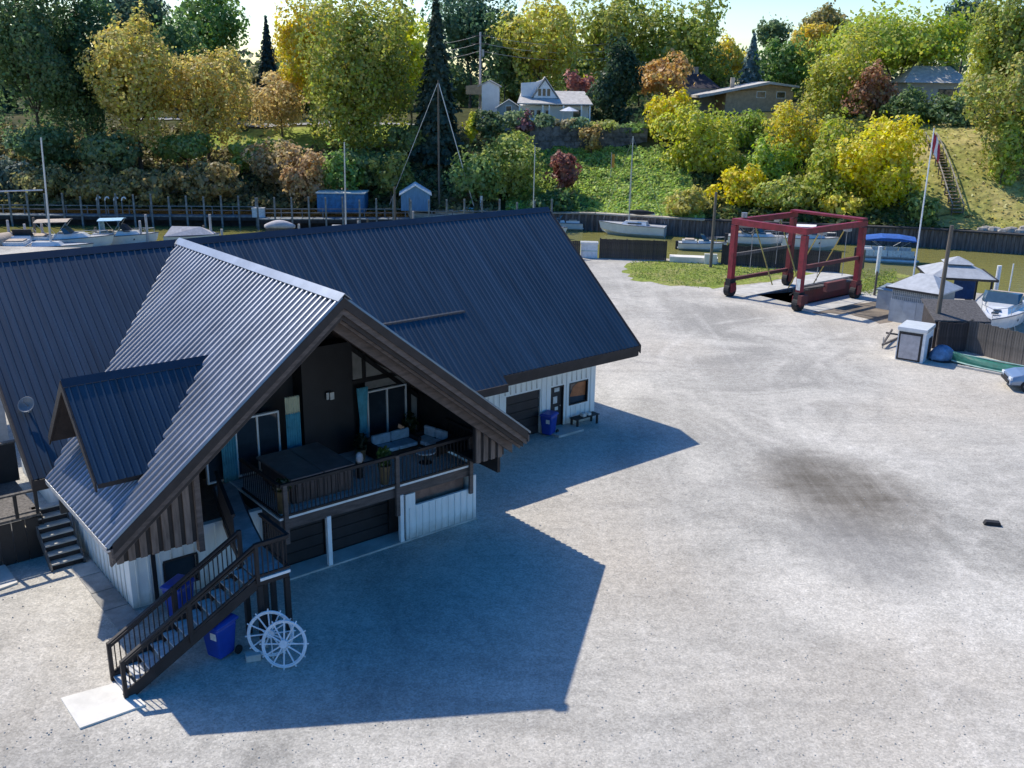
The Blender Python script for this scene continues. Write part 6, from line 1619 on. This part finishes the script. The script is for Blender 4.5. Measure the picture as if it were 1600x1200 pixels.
def tree(px, top, bot, hw, Y, col, label, kind='round', seed=None, name='tree', cat='tree', dens=1.0, leaf=None, trunk=True, hue=.02, group='trees on the far hillside', depth=.85, clump=.30, zfloor=None):
    seed = seed if seed is not None else len(VEG)+11
    VEG.append(label)
    rng = np.random.default_rng(seed); rnd = random.Random(seed)
    c = aty(px, (top+bot)/2, Y); s_ = mpp(Y, c.z); rx = hw*s_; rz = (bot-top)/2*s_*1.03; ry = rx*depth
    gz_ = hill(c.x, Y)
    t = thing(name, label, cat, (c.x, Y, gz_), 0, group)
    leaf = leaf or (.31 if Y < 145 else .42)
    dens = 1.0+(dens-1.0)*.5
    P, Nn, Sz = crown(rx, ry, rz, rng, kind, leaf, dens, clump)
    P[:, 2] += c.z-gz_
    ok = P[:, 2] > -.1; P, Nn, Sz = P[ok], Nn[ok], Sz[ok]
    o = new_obj('crown', quads_mesh('crown', P, Nn, Sz, rng, (.72, 1.24), hue), None, t); o.color = (*[min(.8, c_*FB) for c_ in col], 1)
    if trunk:
        hb = max(.3, c.z-gz_-rz*.75); m_ = trunk_mesh(hb, max(.08, min(.42, rx*.042)), rnd, 6, rx, rz*1.2, kind == 'cone'); m_.build('trunk', 'bark', t)
    return t
DG, MG, OL, YG, YL, OR, RD, BG = (.030, .052, .022), (.05, .082, .02), (.17, .15, .035), (.10, .118, .016), (.20, .165, .012), (.40, .19, .03), (.16, .055, .035), (.03, .05, .042)
GRN, LIME = (.075, .115, .02), (.20, .22, .02)
# left woods
tree(45, -40, 205, 85, 127, (.036, .056, .022), 'huge dark green tree filling the top left corner', dens=1.3, hue=.03)
tree(125, -25, 215, 55, 131, (.025, .048, .02), 'dark green tree standing just right of the corner tree', dens=1.1)
tree(200, -30, 75, 62, 158, (.03, .05, .03), 'dark blue-green tree top behind the golden olive tree', dens=1.0)
tree(208, 35, 215, 82, 126, (.15, .13, .036), 'golden olive tree with bare leaning trunk on the left slope', dens=.75, clump=.22, hue=.03)
tree(318, 78, 215, 66, 129, (.155, .13, .04), 'lower golden olive tree right of the leaning trunk', dens=.7, clump=.22, hue=.03)
tree(318, -25, 110, 62, 162, MG, 'tall airy green tree with sky showing through, left of the small spruce', dens=.6, clump=.2)
tree(418, 30, 140, 24, 155, (.014, .022, .018), 'small dark pointed spruce against the sky', 'cone', name='spruce_tree', leaf=.4)
tree(268, 20, 120, 40, 150, (.05, .08, .03), 'green tree between the golden olive tree and the airy tree')
tree(438, 118, 195, 48, 138, (.16, .125, .055), 'tan-leaved low tree left of the big maple', dens=.7, clump=.22)
tree(375, 120, 190, 40, 143, (.15, .12, .05), 'brownish shrub tree above the left lawn', dens=.7, clump=.22)
tree(560, -20, 235, 100, 131, (.10, .105, .02), 'big broad maple with yellow-green crown in the middle left', dens=1.5, hue=.04)
tree(485, 0, 150, 52, 138, (.235, .155, .018), 'orange-yellow maple shoulder left of the big maple', dens=1.0, hue=.03)
tree(640, 15, 150, 45, 140, (.24, .20, .025), 'yellow maple right of the big maple', dens=.9)
tree(682, 2, 300, 64, 128, (.019, .028, .018), 'very tall dark spruce behind the crossed stays', 'cone', name='spruce_tree', dens=1.5, leaf=.4)
tree(735, -30, 130, 58, 172, (.03, .055, .03), 'dark green tree behind the utility pole', dens=1.0)
tree(790, 10, 150, 35, 165, (.05, .075, .03), 'green tree just left of the yellow-topped tree')
tree(845, -5, 140, 66, 163, (.16, .15, .03), 'yellow-topped olive tree behind the white house', dens=1.1, hue=.035)
tree(950, -10, 140, 62, 168, (.105, .112, .024), 'loose yellow-green tree behind the dark round conifer', dens=.8, hue=.03)
tree(1065, 2, 135, 72, 166, (.085, .10, .02), 'full green tree behind the orange tree', dens=1.1, hue=.03)
tree(960, 80, 192, 44, 141, (.014, .026, .013), 'nearly black rounded conifer right of the white house', 'egg', name='conifer_tree', dens=1.7, leaf=.36)
tree(1040, 88, 155, 42, 152, (.165, .11, .04), 'dull orange tree right of the black conifer', dens=.9)
tree(905, 115, 150, 22, 150, (.12, .055, .045), 'small pinkish red tree behind the white house roof', dens=.9)
tree(1137, 55, 120, 30, 170, (.20, .16, .03), 'small yellow tree against the sky right of the full green tree')
tree(1175, 55, 135, 26, 164, (.06, .085, .085), 'blue-grey spruce beside the tan bungalow', 'cone', name='spruce_tree')
tree(1232, 58, 140, 38, 160, MG, 'green tree behind the tan bungalow gable')
tree(1210, 25, 75, 30, 190, (.05, .07, .03), 'distant green tree top above the tan bungalow')
tree(1292, 6, 75, 42, 180, (.10, .085, .03), 'distant brownish tree on the skyline left of the dome tree')
tree(1262, 40, 110, 32, 170, (.28, .15, .03), 'orange skyline tree left of the dome tree')
tree(1405, 18, 150, 138, 152, YG, 'huge dome-shaped yellow-green tree on the right crest', 'spread', dens=1.5, hue=.035)
tree(1322, 62, 215, 62, 140, (.13, .13, .02), 'yellow-green tree on the left flank of the dome tree', dens=1.2, hue=.03)
tree(1515, -10, 60, 45, 195, (.03, .05, .03), 'dark evergreen on the skyline right of the dome tree', 'egg')
tree(1585, -20, 150, 62, 128, (.095, .105, .022), 'leafy green tree in the top right corner', dens=1.2, hue=.04)
tree(1592, 90, 262, 68, 115, (.105, .108, .025), 'leafy yellow-green tree at the right edge above the dry lawn', dens=1.3, hue=.05)
tree(1535, 60, 180, 32, 128, (.16, .16, .03), 'slim yellow-green tree left of the right edge trees')
tree(1050, 135, 225, 38, 131, YL, 'bright yellow young tree at the left of the bank trees', dens=1.0, hue=.03)
tree(1095, 160, 318, 55, 124, (.135, .14, .02), 'yellow-green tree over the right end of the ivy slope', dens=1.2, hue=.03)
tree(1170, 176, 275, 50, 130, (.085, .11, .018), 'green tree in the middle of the bank trees', dens=1.2, hue=.03)
tree(1238, 180, 302, 56, 125, (.165, .145, .018), 'yellow tree in the middle of the bank trees', dens=1.2, hue=.03)
tree(1162, 262, 340, 44, 115.5, (.23, .165, .012), 'low golden tree at the water behind the wooden pole', dens=1.1, hue=.03)
tree(1380, 188, 350, 66, 113.5, (.235, .168, .010), 'brilliant yellow round tree behind the flagpole', dens=1.4, hue=.025)
tree(1305, 200, 335, 52, 116, (.11, .12, .018), 'green-yellow tree left of the brilliant yellow tree', dens=1.2, hue=.04)
tree(1245, 270, 345, 50, 113, (.11, .12, .025), 'low green bush tree behind the boat lift', dens=1.1, hue=.04)
tree(1365, 112, 185, 45, 136, (.12, .065, .035), 'reddish brown tree under the dome tree', dens=1.0, hue=.03)
tree(1430, 140, 215, 50, 131, (.04, .06, .02), 'dark green tree below the reddish brown tree', dens=1.0)
tree(1195, 215, 345, 42, 120, (.10, .13, .02), 'shaded green tree between the golden and yellow bank trees', dens=1.0)
tree(880, 238, 300, 29, 121, (.085, .036, .028), 'round red-brown tree on the ivy slope', dens=1.3, leaf=.34)
tree(790, 215, 318, 62, 121, (.10, .115, .03), 'wide olive shrub tree behind the ridge end', dens=1.2, clump=.26)
tree(875, 290, 345, 42, 117.5, (.03, .055, .018), 'dark green bush under the red-brown tree', name='bush', cat='bush')
tree(1535, 225, 330, 8, 106, (.10, .12, .03), 'thin sapling on the dry lawn edge', name='bush', cat='bush', dens=.8) if False else None
# second row behind, closing the crest
bg_rows = [(-10, 90, 195, 50, 165, (.03, .05, .025), 'the far left corner'), (85, 95, 195, 45, 172, (.045, .06, .025), 'the leaning mast'), (170, 100, 195, 48, 168, (.06, .065, .025), 'the golden olive tree'),
    (255, 95, 195, 46, 174, (.045, .065, .025), 'the leaning trunk'), (335, 92, 195, 46, 168, (.08, .075, .03), 'the lower golden tree'), (400, 105, 195, 44, 176, (.075, .07, .03), 'the small spruce'), (470, 85, 195, 42, 170, (.05, .07, .022), 'the orange-yellow maple'),
    (610, 80, 180, 44, 175, (.07, .085, .025), 'the big maple'), (710, 90, 170, 40, 178, (.05, .07, .028), 'the tall spruce'), (800, 85, 165, 40, 182, (.06, .08, .03), 'the far pale house'), (900, 80, 160, 42, 186, (.06, .085, .03), 'the white house roof'), (1000, 75, 150, 44, 188, (.055, .08, .025), 'the black conifer'),
    (1110, 80, 150, 44, 186, (.045, .065, .025), 'the dark-roofed house'), (1190, 85, 150, 40, 182, (.05, .075, .025), 'the blue-grey spruce'), (1265, 85, 160, 44, 176, (.06, .08, .025), 'the bungalow gable')]
for px, tp, bt_, hw_, Y, col, lb in bg_rows:
    tree(px, tp, bt_, hw_, Y, col, 'background tree on the crest showing behind '+lb, group='background trees on the crest', dens=.8, leaf=.55)
# garden shrubs round the white house
SH = 'garden shrubs by the white house'
for i, (px, tp, bt_, hw_, Y, col, lb) in enumerate((
    (735, 178, 222, 14, 131, (.25, .36, .02), 'bright lime shrub left of the dark hedge'),
    (765, 172, 212, 28, 131, (.03, .045, .02), 'dark round hedge shrub below the grey annexe'),
    (805, 172, 205, 26, 132, (.06, .08, .04), 'grey-green hedge shrub below the grey annexe'),
    (820, 178, 210, 16, 131, (.075, .035, .038), 'purple-red shrub before the white house'),
    (850, 182, 205, 24, 132, (.05, .07, .035), 'green hedge shrub before the white house windows'),
    (880, 186, 206, 22, 132, (.10, .09, .05), 'tan-green hedge shrub under the parasol'),
    (905, 184, 206, 20, 132, (.06, .09, .05), 'grey-green hedge shrub right of the parasol'),
    (945, 186, 208, 30, 132, (.10, .11, .03), 'long low yellowish hedge right of the house'),
    (990, 190, 212, 26, 132, (.06, .09, .025), 'low green hedge shrub right of the yellowish hedge'),
    (925, 192, 230, 18, 130, (.14, .105, .04), 'tan-orange shrub hanging over the retaining wall'),
    (1015, 180, 225, 18, 133, (.03, .05, .02), 'dark shrub at the right end of the retaining wall'))):
    tree(px, tp, bt_, hw_, Y, col, lb, name='shrub', cat='shrub', group=SH, leaf=.30, dens=1.0, trunk=True)
# bank shrubs on the left slope
BS = 'shrubs on the left bank'
for i, (px, tp, bt_, hw_, Y, col0, lb) in enumerate((
    (395, 215, 265, 40, 125, (.10, .11, .025), 'olive shrub under the left lawn'),
    (440, 222, 300, 45, 121, (.10, .078, .04), 'tan-brown shrub left of the big maple trunk'),
    (475, 235, 315, 40, 118, (.115, .08, .04), 'rusty brown shrub by the blue shed'),
    (330, 255, 318, 55, 117, (.06, .048, .02), 'dark brown-green shrub above the dock, left of the locker'),
    (240, 265, 320, 60, 116.5, (.06, .05, .02), 'dark shrub above the dock under the leaning trunk'),
    (150, 255, 320, 55, 117, (.062, .052, .02), 'dark shrub above the white dock pedestals'),
    (70, 260, 322, 50, 117, (.05, .048, .02), 'dark shrub above the dock beside the leaning mast'),
    (5, 240, 322, 40, 118, (.03, .04, .03), 'dark shrub above the dock at the left edge'),
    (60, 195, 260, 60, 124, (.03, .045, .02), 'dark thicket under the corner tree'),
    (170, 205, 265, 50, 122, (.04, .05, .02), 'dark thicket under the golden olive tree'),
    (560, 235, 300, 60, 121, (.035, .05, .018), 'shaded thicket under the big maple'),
    (610, 245, 300, 35, 118, (.06, .07, .02), 'olive bush above the gabled blue shed'),
    (530, 225, 300, 30, 118, (.05, .08, .02), 'green bush behind the bright blue shed'),
    (735, 245, 320, 40, 118, (.045, .065, .022), 'green bush right of the tall spruce'),
    (640, 190, 240, 40, 128, (.06, .07, .022), 'olive thicket left of the tall spruce'),
    (290, 205, 258, 45, 124, (.06, .075, .02), 'green thicket right of the leaning trunk'),
    (1075, 295, 345, 30, 113, (.12, .11, .03), 'olive bush at the end of the ivy slope'),
    (1325, 300, 350, 40, 111.5, (.16, .14, .025), 'yellowish bush at the water left of the brilliant yellow tree'),
    (1440, 300, 365, 26, 108.5, (.05, .065, .02), 'dark bush at the foot of the hill stairs'),
    (1570, 190, 290, 22, 113, (.10, .12, .025), 'yellow-green bush bordering the dry lawn on the right'),
    (1505, 150, 200, 35, 128, (.03, .045, .02), 'dark bush before the shaded pale house'))):
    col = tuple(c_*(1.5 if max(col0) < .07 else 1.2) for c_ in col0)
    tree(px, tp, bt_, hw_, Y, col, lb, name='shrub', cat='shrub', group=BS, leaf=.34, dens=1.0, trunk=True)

# ground cover: ivy slope, left undergrowth, far woodland (uncountable masses)
def scatter(name, label, cat, n, fn, size, col, tone=(.5, 1.35), hue=.03, seed=1, lift=.5):
    rng = np.random.default_rng(seed); P = []
    while len(P) < n:
        r = fn(rng)
        if r is None: continue
        x, y, h_ = r; P.append((x, y, hill(x, y)+h_))
    P = np.array(P); Nn = rng.normal(size=(n, 3))*.7+np.array([0, -.35, .8])
    o = new_obj(name, quads_mesh(name, P, Nn, size, rng, tone, hue), None, None); o.color = (*[c_*2.6 for c_ in col], 1)
    return tag(o, label, cat, kind='stuff')
def bump_h(x, y): return max(0, math.sin(x*1.3+y*.7)*math.sin(x*.6-y*1.1+.7))
def ivy(rng):
    x = rng.uniform(-1, 22); d = rng.uniform(.8, 17)
    y = bank(x)+d
    return x, y, rng.random()*(.2+.45*bump_h(x, y))
scatter('ivy_cover', 'bright green ivy and creepers covering the bank slope', 'ivy', 30000, ivy, .30, (.19, .24, .06), hue=.025, seed=2)
def under(rng):
    x = rng.uniform(-75, -2); d = rng.uniform(.6, 24)
    if d > 17 and -42 < x < -14: return None
    y = bank(x)+d
    return x, y, rng.random()*(.3+1.0*bump_h(x, y))
scatter('undergrowth', 'dark tangled undergrowth on the left bank', 'undergrowth', 26000, under, .4, (.11, .10, .042), hue=.04, seed=3)
def under2(rng):
    x = rng.uniform(22, 47); d = rng.uniform(.6, 30); y = bank(x)+d
    return x, y, rng.random()*(.3+1.0*bump_h(x, y))
scatter('bank_undergrowth', 'green undergrowth between the right bank trees', 'undergrowth', 16000, under2, .38, (.06, .075, .02), hue=.04, seed=4)
def verge(rng):
    x = rng.uniform(44, 62); d = rng.uniform(1, 30); y = bank(x)+d
    if rng.random() > .25 and (46 < x < 58): return None
    return x, y, rng.random()*.25
scatter('lawn_tufts', 'dry grass tufts over the right-hand lawn', 'grass', 3500, verge, .28, (.20, .18, .06), seed=5)
def back(rng):
    x = rng.uniform(-150, 190); y = rng.uniform(205, 235)
    top = 9+5*math.sin(x*.11)+3*math.sin(x*.29+1)+2*math.sin(x*.7)
    return x, y, rng.random()**.6*max(3, top)
scatter('far_woodland', 'dark far woodland closing the skyline behind the hill', 'woodland', 22000, back, 1.0, (.035, .055, .022), hue=.03, seed=6)
# weeds on the near shore
def shore_tufts():
    rng = np.random.default_rng(8); P = []
    pa = [atz(985, 412), atz(1285, 428)]
    while len(P) < 6000:
        px, py = rng.uniform(985, 1290), rng.uniform(408, 452)
        if py > 450-.16*abs(px-1090): continue
        p_ = atz(px, py); P.append((p_.x, p_.y, rng.random()*.09))
    while len(P) < 8500:
        px, py = rng.uniform(1335, 1400), rng.uniform(425, 462)
        p_ = atz(px, py); P.append((p_.x, p_.y, rng.random()*.35))
    P = np.array(P); Nn = rng.normal(size=P.shape)*.7+np.array([0, -.2, .8])
    o = new_obj('grass_tufts', quads_mesh('grass_tufts', P, Nn, .085, rng, (.6, 1.3), .03), None, None); o.color = (.27, .33, .07, 1)
    tag(o, 'short green grass growing on the near shore verge', 'grass', kind='stuff')
shore_tufts()
# pale building past the left roof edge
t = thing('pale_shed', 'pale blue-grey shed with tan corner board beyond the left roof edge', 'shed', bw(-7.6, 20.4), RZ)
MB().box(-4, 2.6, 0, 5, 0, 3.4).build('wall', 'grey_wall', t); MB().box(1.55, 1.75, -.04, -.001, 0, 3.4).build('corner_board', 'canvas_tan', t)
for s_ in (0, 1): MB().prism([(2.5, 4.6), (-.3 if s_ == 0 else 5.3, 3.38), (-.3 if s_ == 0 else 5.3, 3.5), (2.5, 4.74)], 0, -4.3, 2.9).build('roof', 'grey_roof', t)

# loose stones strewn over the yard
def loose_stones():
    rng = np.random.default_rng(21); V, F = [], []
    n = 2600
    for i in range(n):
        px, py = rng.uniform(-20, 1620), 560+660*rng.random()**.7
        c = atz(px, py)
        q = Vector((c.x-BX, c.y-BY, 0)); s_, c_ = math.sin(BYAW), math.cos(BYAW)
        u = q.x*s_+q.y*c_; w = -(q.x*c_-q.y*s_)
        if (-6.4 < u < 6.5 and w > 2.1) or (u >= 6.3 and u < 17.5 and w > 7.4) or (-8.6 < u < -3 and -1.5 < w < .4): continue
        s = .010+.022*rng.random()**2.2
        k = len(V); a = rng.random()*6.28
        for j in range(4):
            t = a+j*PI/2; V.append((c.x+s*math.cos(t)*(.7+.6*rng.random()), c.y+s*math.sin(t)*(.7+.6*rng.random()), .002))
        for j in range(4):
            t = a+j*PI/2; V.append((c.x+s*.6*math.cos(t), c.y+s*.6*math.sin(t), s*(.6+.5*rng.random())))
        F += [(k+0, k+1, k+5, k+4), (k+1, k+2, k+6, k+5), (k+2, k+3, k+7, k+6), (k+3, k+0, k+4, k+7), (k+4, k+5, k+6, k+7)]
    m_ = MB(); m_.add(V, F)
    me = bpy.data.meshes.new('loose_stones'); me.from_pydata(V, [], F); me.update()
    tag(new_obj('loose_stones', me, 'concrete'), 'loose stones scattered over the gravel yard', 'stones', kind='stuff')
loose_stones()
